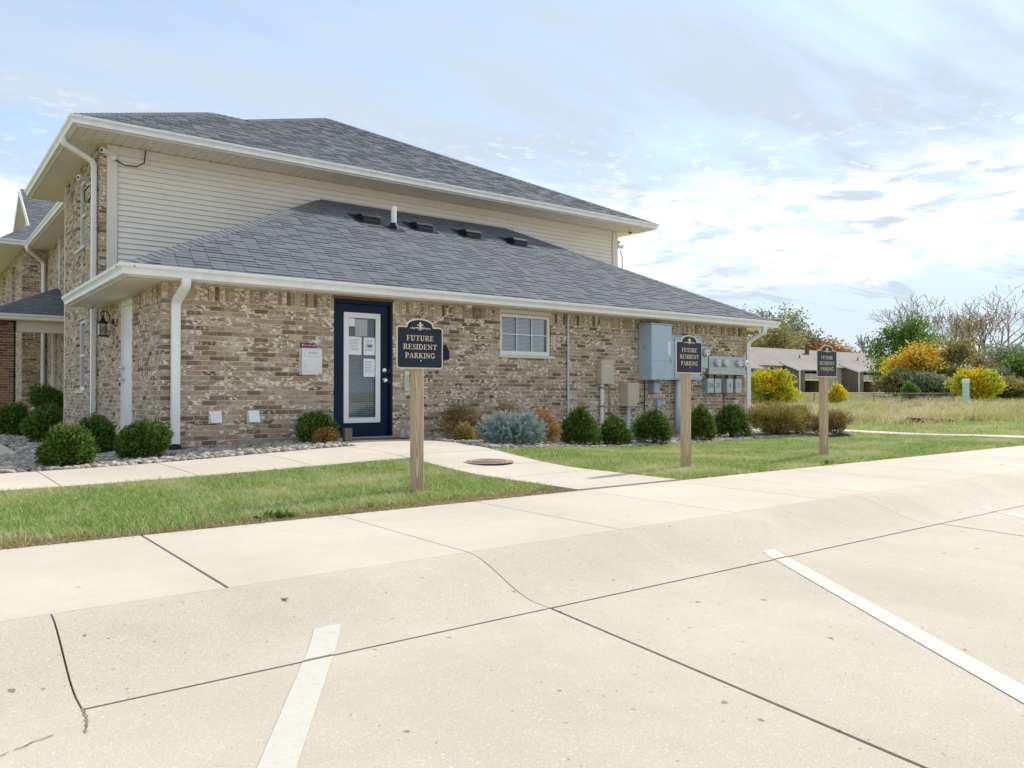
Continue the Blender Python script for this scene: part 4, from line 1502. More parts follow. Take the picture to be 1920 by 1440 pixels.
t = thing('electrical_cabinet', 'tall pale blue grey metal cabinet on the brick under the eave', 'cabinet', (11.95, Y0, 0.96))
part('case', fbox(MB(), FR, rel(11.65), rel(12.24), -0.34, -0.002, 0.96, 2.06), 'cabinet', t, bev=0.006)
part('front_cover', fbox(MB(), FR, rel(11.652), rel(12.238), -0.352, -0.341, 0.965, 2.05), 'cabinet', t, bev=0.004)
part('rain_lip', fbox(MB(), FR, rel(11.63), rel(12.26), -0.36, -0.002, 2.062, 2.08), 'cabinet', t)
part('hasp', fbox(MB(), FR, rel(12.20), rel(12.25), -0.37, -0.352, 1.30, 1.40), 'galv', t)
part('cover_seam', fbox(MB(), FR, rel(11.66), rel(12.23), -0.3535, -0.352, 1.34, 1.346), 'ink', t)
part('warning_label', fbox(MB(), FR, rel(12.135), rel(12.195), -0.3535, -0.352, 1.45, 1.73), 'paper', t)
mb = MB()
for q in range(6):
    mb.lathe([(0.008, 0), (0.008, 0.003)], (11.649, Y0 - 0.13 - 0.06 * (q % 2), 1.58 + 0.035 * (q // 2)), (-1, 0, 0), 8)
part('screws', mb, 'black', t)
part('conduit', MB().tube([(12.02, Y0 - 0.1, 0.96), (12.02, Y0 - 0.1, 0.88)], 0.02, 8), 'galv', t)
t = thing('disconnect_box', 'small grey switch box hanging just below the tall blue cabinet', 'switch box', (12.03, Y0, 0.72))
part('case', fbox(MB(), FR, rel(11.94), rel(12.12), -0.14, -0.002, 0.70, 0.90), 'galv', t, bev=0.005)
part('cover', fbox(MB(), FR, rel(11.955), rel(12.105), -0.15, -0.141, 0.715, 0.885), 'cabinet', t)
t = thing('outdoor_outlet', 'tiny blue grey outlet box low on the brick above a clipped shrub', 'outlet', (12.18, Y0, 0.45))
part('case', fbox(MB(), FR, rel(12.12), rel(12.24), -0.07, -0.002, 0.42, 0.56), 'cabinet', t, bev=0.005)
part('flip_cover', fbox(MB(), FR, rel(12.13), rel(12.23), -0.08, -0.071, 0.43, 0.55), 'cabinet', t)
part('pipe', MB().tube([(12.18, Y0 - 0.03, 0.42), (12.18, Y0 - 0.03, -0.2)], 0.018, 8), 'pvc', t)
solo('wall_cable', MB().tube([(11.80, Y0 - 0.02, 0.96), (11.81, Y0 - 0.02, 0.6), (11.79, Y0 - 0.02, 0.3), (11.8, Y0 - 0.02, -0.2)], 0.009, 6), 'black', 'black cable dropping from the tall blue cabinet to the ground', 'cable', (11.8, Y0 - 0.02, -0.2))

t = thing('metering_panel', 'wide pale blue switchgear panel behind the middle parking sign', 'cabinet', (12.9, Y0, 0.96))
part('case', fbox(MB(), FR, rel(12.42), rel(13.37), -0.19, -0.002, 0.97, 1.87), 'cabinet', t, bev=0.006)
part('panel_door', fbox(MB(), FR, rel(12.50), rel(13.30), -0.203, -0.191, 1.0, 1.83), 'cabinet', t, bev=0.006)
part('rain_lip', fbox(MB(), FR, rel(12.40), rel(13.39), -0.21, -0.002, 1.872, 1.885), 'cabinet', t)
for zz in (1.62, 1.12):
    part('hinge', fbox(MB(), FR, rel(13.305), rel(13.335), -0.206, -0.192, zz - 0.05, zz + 0.05), 'black', t)
part('service_conduit', MB().tube([(12.72, Y0 - 0.10, 0.97), (12.72, Y0 - 0.10, -0.3)], 0.062, 16), 'pipe', t, smooth=True)


def meter_face(mb_parent, F, u, z, d):
    part('meter_ring', MB().lathe([(0.085, 0), (0.085, 0.03), (0.075, 0.035)], F(u, d, z), (0, -1, 0), 20), 'galv', mb_parent)
    g = part('meter_glass', MB().lathe([(0.072, 0.02), (0.072, 0.075), (0.06, 0.09), (0.0, 0.094)], F(u, d, z), (0, -1, 0), 20), 'pvc', mb_parent)
    part('meter_dial', fbox(MB(), F, u - 0.035, u + 0.035, d - 0.0965, d - 0.0945, z - 0.004, z + 0.014), 'ink', mb_parent)


t = thing('meter_socket', 'single meter on a narrow grey box beside the blue switchgear panel', 'meter', (13.5, Y0, 1.1))
part('case', fbox(MB(), FR, rel(13.40), rel(13.66), -0.12, -0.002, 1.22, 1.70), 'galv', t, bev=0.005)
meter_face(t, FR, rel(13.56), 1.56, -0.12)
part('elbow', MB().tube([(13.42, Y0 - 0.07, 1.18), (13.58, Y0 - 0.07, 1.18)], 0.05, 12), 'galv', t)

t = thing('meter_bank', 'row of four round electric meters on a galvanised panel near the corner', 'meter bank', (14.3, Y0, 1.1))
part('panel', fbox(MB(), FR, rel(13.72), rel(14.98), -0.10, -0.002, 1.10, 1.50), 'galv', t, bev=0.005)
for u in (13.97, 14.24, 14.72, 14.93):
    meter_face(t, FR, rel(u), 1.35, -0.10)
for u, dg_, wh in ((13.62, '24', 'leftmost grey breaker box under the meters, marked 24'), (13.87, '23', 'second grey breaker box under the meters, marked 23'), (14.28, '4', 'third grey breaker box under the meters, marked 4'), (14.58, '3', 'rightmost grey breaker box, marked 3, by the corner downspout')):
    t = thing('breaker_box', wh, 'breaker box', (u + 0.1, Y0, 0.70), 'breaker boxes under the meter bank')
    part('case', fbox(MB(), FR, rel(u), rel(u + 0.21), -0.13, -0.002, 0.70, 1.01), 'galv', t, bev=0.005)
    part('cover', fbox(MB(), FR, rel(u + 0.005), rel(u + 0.205), -0.14, -0.131, 0.705, 1.005), 'galv', t)
    part('nipple', MB().tube([(u + 0.1, Y0 - 0.06, 1.012), (u + 0.1, Y0 - 0.06, 1.098)], 0.028, 10), 'black', t)
    text_mb(dg_, 0.14, 'black', 'number', FR, t, rel(u + 0.105), 0.86, -0.1415)
solo('ground_wire', MB().tube([(14.32, Y0 - 0.02, 0.70), (14.33, Y0 - 0.02, 0.3), (14.3, Y0 - 0.02, -0.2)], 0.008, 6), 'black', 'black wire below the breaker boxes near the corner', 'cable', (14.3, Y0 - 0.02, -0.2))
solo('drain_hose', MB().tube([(15.2, 11.3, 0.45), (15.6, 11.3, 0.42), (15.9, 11.25, 0.25), (16.05, 11.2, 0.0), (16.1, 11.15, -0.2)], 0.035, 10), 'iron', 'dark brown hose bending down beyond the right downspout', 'hose', (15.6, 11.3, -0.2), smooth=True)


# security cameras
def cam_obj(label, base, ax, cable):
    """base on wall/soffit, ax = viewing direction"""
    b, a = Vector(base), Vector(ax).normalized()
    t = thing('security_camera', label, 'camera', base)
    part('mount', MB().lathe([(0.055, 0), (0.055, 0.03), (0.03, 0.04)], b, (a.x * 0.3, -1, 0) if abs(a.y) > 0.3 else (-1, 0, 0), 14), 'pvc', t)
    c = b + a * 0.12 + Vector((0, 0, 0.05))
    part('bracket', MB().tube([b, b + a * 0.05 + Vector((0, 0, -0.01)), c], 0.016, 8), 'pvc', t)
    part('camera_body', MB().lathe([(0.03, -0.10), (0.042, -0.09), (0.042, 0.09), (0.03, 0.095), (0.0, 0.08)], c, a, 16), 'pvc', t, smooth=False)
    part('sun_shield', MB().lathe([(0.046, -0.07), (0.048, 0.12)], c + Vector((0, 0, 0.004)), a, 16), 'pvc', t)
    part('lens', MB().lathe([(0.028, 0.0), (0.024, 0.012)], c + a * 0.118, a, 14), 'black', t)
    if cable:
        part('cable', MB().tube(cable, 0.011, 6), 'black', t, smooth=True)


cam_obj('white bullet camera at the upper left corner under the high eave', (2.88, YM - 0.04, 4.83), (-0.85, -0.5, 0.05),
        [(2.9, YM - 0.06, 4.80), (3.05, YM - 0.07, 4.72), (3.25, YM - 0.06, 4.73), (3.38, YM - 0.06, 4.82), (3.4, YM - 0.06, 5.05)])
cam_obj('white bullet camera on the side wall beside the upper window', (X0 - 0.01, 16.25, 4.55), (-0.8, -0.5, 0.0),
        [(2.66, 16.2, 4.5), (2.56, 16.1, 4.35), (2.56, 16.0, 4.15), (2.6, 15.9, 4.12), (2.64, 15.85, 4.3), (2.64, 15.83, 4.6)])
cam_obj('white bullet camera on the far right end of the upper wall', (15.31, YM + 0.1, 4.62), (0.9, -0.35, 0.0),
        [(15.5, 15.38, 4.6), (15.58, 15.38, 4.4), (15.58, 15.38, 4.1), (15.45, 15.38, 3.95), (15.31, 15.38, 3.85)])
t = thing('flood_light', 'small pale light fitting above the camera on the right end', 'light', (15.38, YM + 0.1, 4.78))
part('mount', MB().lathe([(0.05, 0), (0.05, 0.03), (0.02, 0.04)], (15.305, YM + 0.1, 4.80), (1, 0, 0), 14), 'pvc', t)
part('lamp_head', MB().lathe([(0.02, -0.03), (0.05, 0.0), (0.055, 0.05), (0.02, 0.06)], (15.40, YM + 0.08, 4.80), (0.7, -0.3, -0.4), 14), 'galv', t)
t = thing('soffit_camera', 'small dome camera under the high eave at the right end', 'camera', (15.5, 15.0, SOF2))
part('ring', MB().lathe([(0.06, 0), (0.06, -0.02), (0.05, -0.03)], (15.5, 15.0, SOF2), n=16), 'pvc', t)
part('dome', MB().lathe([(0.045, -0.028), (0.04, -0.05), (0.02, -0.065), (0.0, -0.068)], (15.5, 15.0, SOF2), n=16), 'black', t)
t = thing('soffit_light', 'small round light under the low eave corner above the side window', 'light', (2.45, 14.7, SOF))
part('ring', MB().lathe([(0.06, 0), (0.06, -0.03), (0.05, -0.04)], (2.45, 14.7, SOF + 0.004), n=16), 'sill', t)
part('lens', MB().lathe([(0.045, -0.035), (0.03, -0.07), (0.0, -0.075)], (2.45, 14.7, SOF + 0.004), n=16), 'galv', t)
t = thing('soffit_sensor', 'tiny cream sensor under the low eave left of the window', 'sensor', (7.43, 10.9, SOF))
part('housing', MB().box(7.38, 7.48, 10.86, 10.95, SOF - 0.05, SOF + 0.003), 'sill', t, bev=0.005)
part('lens', MB().lathe([(0.025, 0.0), (0.02, -0.02), (0.0, -0.025)], (7.43, 10.9, SOF - 0.05), n=12), 'galv', t)

# roof vents and stack
RP = lambda x, y: Vector((x, y, ZE + 0.5097 * (y - 10.68)))
vlab = ['black box roof vent at the left end of the row, before the white stack', 'black box roof vent just right of the white stack',
        'black box roof vent second from the right on the low roof', 'black box roof vent at the right end of the row on the low roof']
sl_ = 0.5097
for (vx, vy), lb in zip(((7.30, 14.30), (8.52, 14.28), (9.74, 14.28), (10.97, 14.20)), vlab):
    p = RP(vx, vy)
    t = thing('roof_vent', lb, 'roof vent', p, 'black box vents on the low roof')
    w = 0.2
    z = lambda dy, h: p.z + dy * sl_ + h
    side = [(-0.20, 0.012), (-0.20, 0.14), (-0.15, 0.165), (0.03, 0.10), (0.16, 0.012)]
    part('hood', MB().prism([(p.x - w, p.y + dy, z(dy, h)) for dy, h in side], (2 * w, 0, 0)), 'ventblack', t, bev=0.015)
    part('flange', MB().prism([(p.x - w - 0.1, p.y + dy, z(dy, 0.016)) for dy in (-0.26, 0.26)] + [(p.x + w + 0.1, p.y + dy, z(dy, 0.016)) for dy in (0.26, -0.26)], (0, 0, 0.005)), 'ventblack', t)
    part('louvre', MB().box(p.x - w + 0.03, p.x + w - 0.03, p.y - 0.21, p.y - 0.198, z(-0.2, 0.03), z(-0.2, 0.10)), 'black', t)
p = RP(7.73, 13.98)
t = thing('vent_stack', 'white plumbing stack pipe with dark boot on the low roof', 'pipe', p)
part('pipe', MB().lathe([(0.055, -0.05), (0.055, 0.44), (0.045, 0.44), (0.045, 0.3)], p, n=18), 'pvc', t, smooth=False)
part('boot', MB().lathe([(0.13, -0.05), (0.10, 0.04), (0.075, 0.08), (0.06, 0.11)], p, n=18), 'ventblack', t)
part('flashing', MB().prism([(p.x - 0.17, p.y + d, p.z + d * sl_ + 0.016) for d in (-0.2, 0.2)] + [(p.x + 0.17, p.y + d, p.z + d * sl_ + 0.016) for d in (0.2, -0.2)], (0, 0, 0.005)), 'ventblack', t)

# ================================================================== PARKING SIGNS
TH, TN = 0.17, 0.085


def arc(cx, cy, rx, ry, a0, a1, n=10):
    return [(cx + rx * math.cos(R(a0 + (a1 - a0) * i / n)), cy + ry * math.sin(R(a0 + (a1 - a0) * i / n))) for i in range(n + 1)]


def SF(x, y, w=0.34):      # serif
    return ([(x - w / 2, y), (x + w / 2, y)], 0.065)


b_, t_ = 0.0325, 0.9675
GLY = {
    'F': (0.70, [([(.2, 0), (.2, 1)], TH), ([(.2, t_), (.64, t_)], .065), ([(.2, .52), (.46, .52)], .065), ([(.62, 1), (.62, .76)], .06), ([(.46, .64), (.46, .40)], .06), SF(.2, b_, .38), SF(.12, t_, .2)]),
    'E': (0.74, [([(.2, 0), (.2, 1)], TH), ([(.2, t_), (.64, t_)], .065), ([(.2, .52), (.46, .52)], .065), ([(.2, b_), (.68, b_)], .065), ([(.62, 1), (.62, .76)], .06), ([(.66, 0), (.66, .26)], .06), ([(.46, .64), (.46, .40)], .06), SF(.12, b_, .2), SF(.12, t_, .2)]),
    'T': (0.78, [([(.39, 0), (.39, 1)], TH), ([(.05, t_), (.73, t_)], .065), ([(.06, 1), (.06, .74)], .06), ([(.72, 1), (.72, .74)], .06), SF(.39, b_, .38)]),
    'U': (0.84, [([(.2, 1), (.2, .32)] + arc(.42, .30, .22, .27, 180, 270, 6), TH), (arc(.42, .30, .22, .27, 270, 360, 6) + [(.64, 1)], .085), SF(.2, t_, .36), SF(.64, t_, .3)]),
    'R': (0.84, [([(.2, 0), (.2, 1)], TH), ([(.2, t_), (.42, t_)], .07), (arc(.42, .74, .19, .22, 90, -90, 8), .13), ([(.42, .52), (.2, .52)], .07), ([(.40, .52), (.70, .02)], .16), SF(.2, b_, .38), SF(.72, b_, .24), SF(.12, t_, .2)]),
    'P': (0.74, [([(.2, 0), (.2, 1)], TH), ([(.2, t_), (.42, t_)], .07), (arc(.42, .72, .21, .245, 90, -90, 8), .13), ([(.42, .475), (.2, .475)], .07), SF(.2, b_, .38), SF(.12, t_, .2)]),
    'S': (0.62, [(arc(.32, .74, .2, .23, 30, 180, 8) + arc(.34, .73, .22, .22, 180, 240, 3), .09), ([(.20, .60), (.32, .52), (.46, .42)], .15), (arc(.31, .27, .21, .24, 50, -150, 10), .09), ([(.51, .96), (.51, .74)], .05), ([(.09, .04), (.09, .28)], .05)]),
    'I': (0.40, [([(.2, 0), (.2, 1)], TH), SF(.2, b_, .38), SF(.2, t_, .38)]),
    'D': (0.86, [([(.2, 0), (.2, 1)], TH), ([(.2, t_), (.38, t_)], .07), (arc(.38, .5, .34, .465, 90, -90, 12), .14), ([(.38, b_), (.2, b_)], .07), SF(.12, b_, .2), SF(.12, t_, .2)]),
    'N': (0.88, [([(.18, 0), (.18, 1)], .075), ([(.70, 0), (.70, 1)], .075), ([(.17, .98), (.70, .04)], .15), SF(.18, b_, .3), SF(.70, t_, .3), SF(.1, t_, .2)]),
    'A': (0.86, [([(.14, 0), (.42, .98)], .075), ([(.42, 1), (.72, 0)], .16), ([(.24, .32), (.60, .32)], .06), SF(.13, b_, .28), SF(.72, b_, .32)]),
    'K': (0.86, [([(.2, 0), (.2, 1)], TH), ([(.24, .44), (.66, .98)], .075), ([(.36, .60), (.70, .02)], .16), SF(.2, b_, .38), SF(.72, b_, .26), SF(.2, t_, .38), SF(.66, t_, .28)]),
    'G': (0.86, [(arc(.46, .5, .33, .465, 50, 310, 16), .13), ([(.68, .10), (.68, .44)], .14), SF(.66, .44, .34), ([(.70, .96), (.70, .70)], .05)]),
}


def stroke(mb, pts, w, F, d):
    P = [Vector(p) for p in pts]
    Lf, Rt = [], []
    for i, p in enumerate(P):
        t = (P[min(i + 1, len(P) - 1)] - P[max(i - 1, 0)]).normalized()
        n = Vector((-t.y, t.x)) * w / 2
        Lf.append(p + n)
        Rt.append(p - n)
    n = len(P)
    mb.add([F(q.x, q.y, d) for q in Lf] + [F(q.x, q.y, d) for q in Rt], [(i, i + 1, n + i + 1, n + i) for i in range(n - 1)])


def serif_word(mb, word, cx, cz, h, width, front):
    tot = sum(GLY[c][0] for c in word)
    sx = width / tot
    x = cx - width / 2
    k = 0
    for c in word:
        adv, st = GLY[c]
        for pts, w in st:
            k += 1
            o = x
            # map: unit x scaled sx, unit y scaled h; stroke width scaled by h
            F = lambda px, py, d: (px, d, py)
            stroke(mb, [(o + px * sx, cz - h / 2 + py * h) for px, py in pts], w * (h * 0.5 + sx * 0.5), F, front - 0.0002 * (k % 7))
        x += adv * sx


def outline(w, hb, aw, ah, rad, inset=0.0):
    """rounded board with an arched top, origin bottom centre, in x z"""
    w2, r = w / 2 - inset, max(0.006, rad - inset)
    top = hb - inset
    pts = []
    pts += [(w2 - r + r * math.cos(R(a)), inset + r + r * math.sin(R(a))) for a in range(-90, 1, 15)]
    pts += [(w2 - r + r * math.cos(R(a)), top - r + r * math.sin(R(a))) for a in range(0, 91, 15)]
    a2 = aw / 2 - inset
    hh = ah
    n = 14
    pts += [(a2 * math.cos(R(180 * i / n)), top + hh * math.sin(R(180 * i / n)) ** 0.8) for i in range(n + 1)]
    pts += [(-w2 + r + r * math.cos(R(a)), top - r + r * math.sin(R(a))) for a in range(90, 181, 15)]
    pts += [(-w2 + r + r * math.cos(R(a)), inset + r + r * math.sin(R(a))) for a in range(180, 271, 15)]
    return pts


def parking_sign():
    t = thing('parking_sign', '', 'sign', (0, 0, 0), 'future resident parking signs on wooden posts')
    hp = 0.0445
    mb = MB()
    ch = 0.006
    ring = [(-hp + ch, -hp), (hp - ch, -hp), (hp, -hp + ch), (hp, hp - ch), (hp - ch, hp), (-hp + ch, hp), (-hp, hp - ch), (-hp, -hp + ch)]
    tw = lambda q, a: (q[0] * math.cos(a) - q[1] * math.sin(a), q[0] * math.sin(a) + q[1] * math.cos(a))
    lev = [(-0.25, 0.0), (0.5, 0.01), (1.0, 0.02), (1.40, 0.03)]
    vs = [(*tw(q, a), z) for z, a in lev for q in ring]
    n = 8
    mb.add(vs, [(i * n + k, i * n + (k + 1) % n, (i + 1) * n + (k + 1) % n, (i + 1) * n + k) for i in range(3) for k in range(n)] + [[3 * n + k for k in range(n)]])
    part('post', mb, 'wood', t)
    zb = 1.005          # underside of the board above the ground
    yb = -hp - 0.004
    board = part('board', MB().prism([(x, yb, zb + z) for x, z in outline(0.46, 0.362, 0.275, 0.07, 0.03)], (0, -0.004, 0)), 'cream', t)
    part('face', MB().prism([(x, yb - 0.0042, zb + z) for x, z in outline(0.46, 0.362, 0.275, 0.068, 0.03, 0.011)], (0, -0.0015, 0)), 'signnavy', board)
    fr = yb - 0.0062
    for word, z, w in (('FUTURE', 0.263, 0.272), ('RESIDENT', 0.188, 0.338), ('PARKING', 0.113, 0.300)):
        mb = MB()
        serif_word(mb, word, 0, zb + z, 0.044, w, fr)
        part('lettering', mb, 'cream', board)
    mb = MB()
    F = lambda x, z, d: (x, d, zb + 0.362 + z)
    dd = [0]

    def stk(pts, w):
        dd[0] += 1
        for sx in ((1, -1) if abs(pts[0][0]) + abs(pts[-1][0]) > 1e-6 else (1,)):
            stroke(mb, [(x * sx, z) for x, z in pts], w, F, fr - 0.0002 * dd[0] - (0.0001 if sx < 0 else 0))
    stk([(0, -0.034), (0, 0.036)], 0.010)
    stk([(0, 0.012), (0, 0.024), (0, 0.034)], 0.018)
    stk([(0, 0.032), (0, 0.042)], 0.008)
    stk([(0.004, 0.0), (0.012, 0.016), (0.022, 0.020), (0.026, 0.012), (0.022, 0.006)], 0.008)
    stk([(0.004, -0.008), (0.016, -0.022), (0.026, -0.018), (0.024, -0.008), (0.016, -0.010)], 0.006)
    stk([(0.024, -0.016), (0.038, -0.008), (0.054, -0.014), (0.068, -0.020), (0.078, -0.012), (0.072, -0.006)], 0.0075)
    stk([(0.088, -0.018), (0.100, -0.014)], 0.008)
    stk([(-0.018, -0.004), (0.018, -0.004)], 0.007)
    part('emblem', mb, 'cream', board)
    part('bolt', MB().lathe([(0.006, 0), (0.006, 0.004), (0.002, 0.005)], (0.004, fr, zb + 0.068), (0, -1, 0), 10), 'chrome', board)
    return t


sg = parking_sign()
sg.location = (3.52, 5.95, -0.085)
sg['label'] = 'nearest future resident parking sign on a wooden post, in front of the blue door'
dup(sg, (7.04, 5.95, -0.075), 'middle future resident parking sign on a wooden post, in front of the blue electrical cabinets', rotz=R(1.5))
dup(sg, (9.86, 5.95, -0.085), 'farthest future resident parking sign on a wooden post, standing right of the building', rotz=R(-2))

# ================================================================== SMALL THINGS ON THE GROUND
for (x, y, w, h, r_, lb) in ((4.905, 10.68, 0.15, 0.24, 4, 'wider brown timber stub beside the shrub at the blue door'), (5.06, 10.5, 0.115, 0.20, -6, 'narrower grey timber stub nearest the blue door')):
    z = zf(x, y)
    o = solo('timber_stub', MB().box(x - w / 2, x + w / 2, y - 0.05, y + 0.05, z - 0.1, z + h), 'stub', lb, 'timber', (x, y, z), 'timber stubs by the door', bev=0.006)
    o.rotation_euler.z = R(r_)
t = thing('door_mat', 'thin reddish brown mat on the step at the blue door', 'mat', (5.7, 10.8, 0.012))
part('pile', MB().box(5.22, 6.12, 10.62, 10.99, ZW(5.7, 10.8) + 0.001, ZW(5.7, 10.8) + 0.012), 'mat', t, bev=0.004)
part('edging', MB().box(5.20, 6.14, 10.60, 11.0, ZW(5.7, 10.8) - 0.001, ZW(5.7, 10.8) + 0.006), 'black', t)

z = zf(14.7, 8.7)
mb = MB()
for i in range(7):
    a = 14.55 + i * 0.09
    pr_ = [(a, 8.75 + 0.11 * math.cos(R(q)) - i * 0.02, z + 0.10 * math.sin(R(q)) * (1 - 0.04 * i)) for q in range(0, 181, 22)]
    nx_ = [(a + 0.088, y_ - 0.02, z_) for (_, y_, z_) in pr_]
    m = len(pr_)
    mb.add(pr_ + nx_, [(k, k + 1, m + k + 1, m + k) for k in range(m - 1)])
    mb.add([(p_[0] + 0.04, p_[1], p_[2] * 1.0 + 0.012) for p_ in pr_] + [(p_[0] + 0.06, p_[1], p_[2] + 0.012) for p_ in pr_], [(k, k + 1, m + k + 1, m + k) for k in range(m - 1)])
solo('drain_extension', mb, 'ventblack', 'black ribbed drain extension lying at the edge of the lawn past the brown shrubs', 'drain pipe', (14.8, 8.7, z))

t = thing('marker_post', 'pale teal capped pipe standing in the dry meadow', 'post', (51.0, 21.4, zf(51, 21.4)))
zz = zf(51, 21.4)
part('pipe', MB().lathe([(0.185, -0.2), (0.185, 1.62)], (51.0, 21.4, zz), (-0.02, 0, 1), n=20), 'teal', t)
part('cap', MB().lathe([(0.20, 1.60), (0.21, 1.62), (0.21, 1.80), (0.16, 1.87), (0.0, 1.88)], (51.0 - 0.035, 21.4, zz), n=20), 'pvc', t)
zz = zf(28.4, 13)
o = solo('fallen_board', MB().hexa([(27.6, 13.3, zz), (29.1, 12.6, zz), (29.2, 12.9, zz), (27.7, 13.6, zz), (27.6, 13.3, zz + 0.18), (29.1, 12.6, zz + 0.12), (29.2, 12.9, zz + 0.14), (27.7, 13.6, zz + 0.2)]), 'twig', 'dark board lying at the edge of the meadow grass', 'board', (28.4, 13, zz))


def leaf_thing(x, y, z, s, col, lb, rot):
    key = 'leaf_%d' % int(col[0] * 1000)
    MT.setdefault(key, simple(key, col, 0.7))
    t = [(0, -s), (s * 0.45, -s * 0.3), (s * 0.5, s * 0.3), (0, s), (-s * 0.5, s * 0.3), (-s * 0.45, -s * 0.3)]
    c, q = math.cos(rot), math.sin(rot)
    mb = MB()
    ring = [(x + a * c - b * q, y + a * q + b * c, z + 0.003 + 0.003 * (i % 2)) for i, (a, b) in enumerate(t)]
    mb.add(ring + [(x, y, z + 0.002)], [(i, (i + 1) % 6, 6) for i in range(6)])
    solo('fallen_leaf', mb, key, lb, 'leaf', (x, y, z))


leaf_thing(1.30, 3.30, zl(3.30), 0.022, (0.38, 0.20, 0.10), 'small brown leaf on the kerb near the white stripe', 0.6)
leaf_thing(8.55, 5.03, -0.12, 0.04, (0.75, 0.50, 0.02), 'yellow leaf on the lawn edge below the far sign', 1.1)
leaf_thing(10.2, 3.9, -0.128, 0.035, (0.55, 0.45, 0.10), 'yellow leaf lying on the walk at the right', 0.3)

# ================================================================== PLANTS
def unit(a):
    return a / np.maximum(1e-9, np.linalg.norm(a, axis=-1, keepdims=True))


def leaf_quads(P, D, L, Wd, rng):
    n = len(P)
    S_ = unit(np.cross(D, unit(rng.normal(size=(n, 3)))))
    L = np.asarray(L).reshape(-1, 1) if np.ndim(L) else L
    Wd = np.asarray(Wd).reshape(-1, 1) if np.ndim(Wd) else Wd
    V = np.stack([P, P + D * L * 0.45 + S_ * Wd * 0.5, P + D * L, P + D * L * 0.45 - S_ * Wd * 0.5], 1).reshape(-1, 3)
    return V, np.arange(4 * n).reshape(-1, 4)


def shrub_geo(seed, rx, ry, h, n, ll, lw, per, splen=0.09, up=0.45, lob=0.16, egg=0.25, fill=0.5, low=-0.75, lobes=0):
    rng = np.random.default_rng(seed)
    d = unit(rng.normal(size=(n * 2, 3)))
    d = d[d[:, 2] > low][:n]
    n = len(d)
    r = 1 - fill * rng.random(n) ** 1.8
    c = unit(rng.normal(size=(9, 3)) + np.array([0, 0, 0.3]))
    am = rng.uniform(-lob, lob, 9)
    r = r * (1 + (np.maximum(0, d @ c.T) ** 6 * am).sum(1))
    z = d[:, 2] * r
    eg = 1 - egg * np.clip(z, -1, 1)
    if lobes:
        lc = unit(rng.normal(size=(lobes, 3)) + np.array([0, 0, 0.15])) * rng.uniform(0.4, 0.68, (lobes, 1))
        k = rng.integers(0, lobes, n)
        q = lc[k] + d * r[:, None] * rng.uniform(0.36, 0.56, lobes)[k][:, None]
        d, z, r, eg = unit(q), q[:, 2], np.linalg.norm(q, axis=1), 1 - egg * np.clip(q[:, 2], -1, 1)
    P = np.stack([d[:, 0] * r * rx * eg, d[:, 1] * r * ry * eg, h * 0.48 + z * h * 0.5], 1)
    P[:, 2] = np.maximum(P[:, 2], 0.01 + 0.02 * rng.random(n))
    ax = unit(d * 0.9 + np.array([0, 0, up]) + rng.normal(size=(n, 3)) * 0.3)
    PP, DD, RR_ = [], [], []
    sr = rng.random(n)
    for i in range(per):
        PP.append(P + ax * splen * (i / per) - ax * splen * 0.5)
        DD.append(unit(ax * 0.7 + rng.normal(size=(n, 3)) * 0.55))
        RR_.append(np.clip(sr * 0.65 + rng.random(n) * 0.25 + 0.18 * i / per * sr, 0, 1))
    P2, D2 = np.concatenate(PP), np.concatenate(DD)
    m = len(P2)
    V, Q = leaf_quads(P2, D2, ll * rng.uniform(0.7, 1.25, m), lw * rng.uniform(0.8, 1.2, m), rng)
    return V, Q, np.concatenate(RR_)


def shrub(name, label, cat, x, y, geo, mat, group=None, z=None, stems=5, h=0.4, rx=0.3):
    z = zf(x, y) if z is None else z
    t = thing(name, label, cat, (x, y, z), group)
    o = link('foliage', np_mesh('foliage', *geo, mat), None, t)
    rg = random.Random(int(abs(x * 977 + y * 131)))
    mb = MB()
    for i in range(stems):
        a = rg.uniform(0, 6.28)
        q = rg.uniform(0.3, 0.75) * rx
        mb.tube([(x, y, z - 0.03), (x + q * 0.4 * math.cos(a), y + q * 0.4 * math.sin(a), z + h * 0.35), (x + q * math.cos(a), y + q * math.sin(a), z + h * rg.uniform(0.6, 0.85))], [0.012, 0.008, 0.004], 5)
    part('stem', mb, 'twig', t)
    return t


G1 = 'dark clipped yew shrubs along the building'
yews = []
y1 = [shrub_geo(s, 0.255, 0.255, 0.40, 1700, 0.042, 0.014, 8, splen=0.11, egg=0.12, lob=0.42) for s in (1, 2)]
y2 = [shrub_geo(s, 0.265, 0.265, 0.58, 1900, 0.042, 0.014, 8, splen=0.11, up=0.7, egg=0.38, lob=0.42) for s in (3, 4, 5)]
A = shrub('yew_shrub', 'rounded dark green shrub nearest the camera at the left, in gravel beside the walk', 'shrub', 1.40, 9.95, y1[0], 'yew', G1)
B = shrub('yew_shrub', 'rounded dark green shrub at the foot of the white front downspout', 'shrub', 2.28, 10.38, y1[1], 'yew', G1)
dup(A, (1.98, 11.55, zf(1.98, 11.55)), 'dark green shrub in front of the white side door', (1.05, 1.05, 1.1), 1.0)
dup(B, (1.80, 14.9, zf(1.8, 14.9)), 'dark green shrub below the side wall window, second from the porch', (1.05, 1.05, 1.3), 2.0)
dup(A, (1.66, 17.3, zf(1.66, 17.3)), 'dark green shrub at the left edge nearest the porch column', (1.1, 1.1, 1.3), 3.0)
dup(B, (2.9, 22.8, zf(2.9, 22.8)), 'shaded dark shrub beside the porch under the dark porch roof', (1.3, 1.3, 1.6), 4.0)
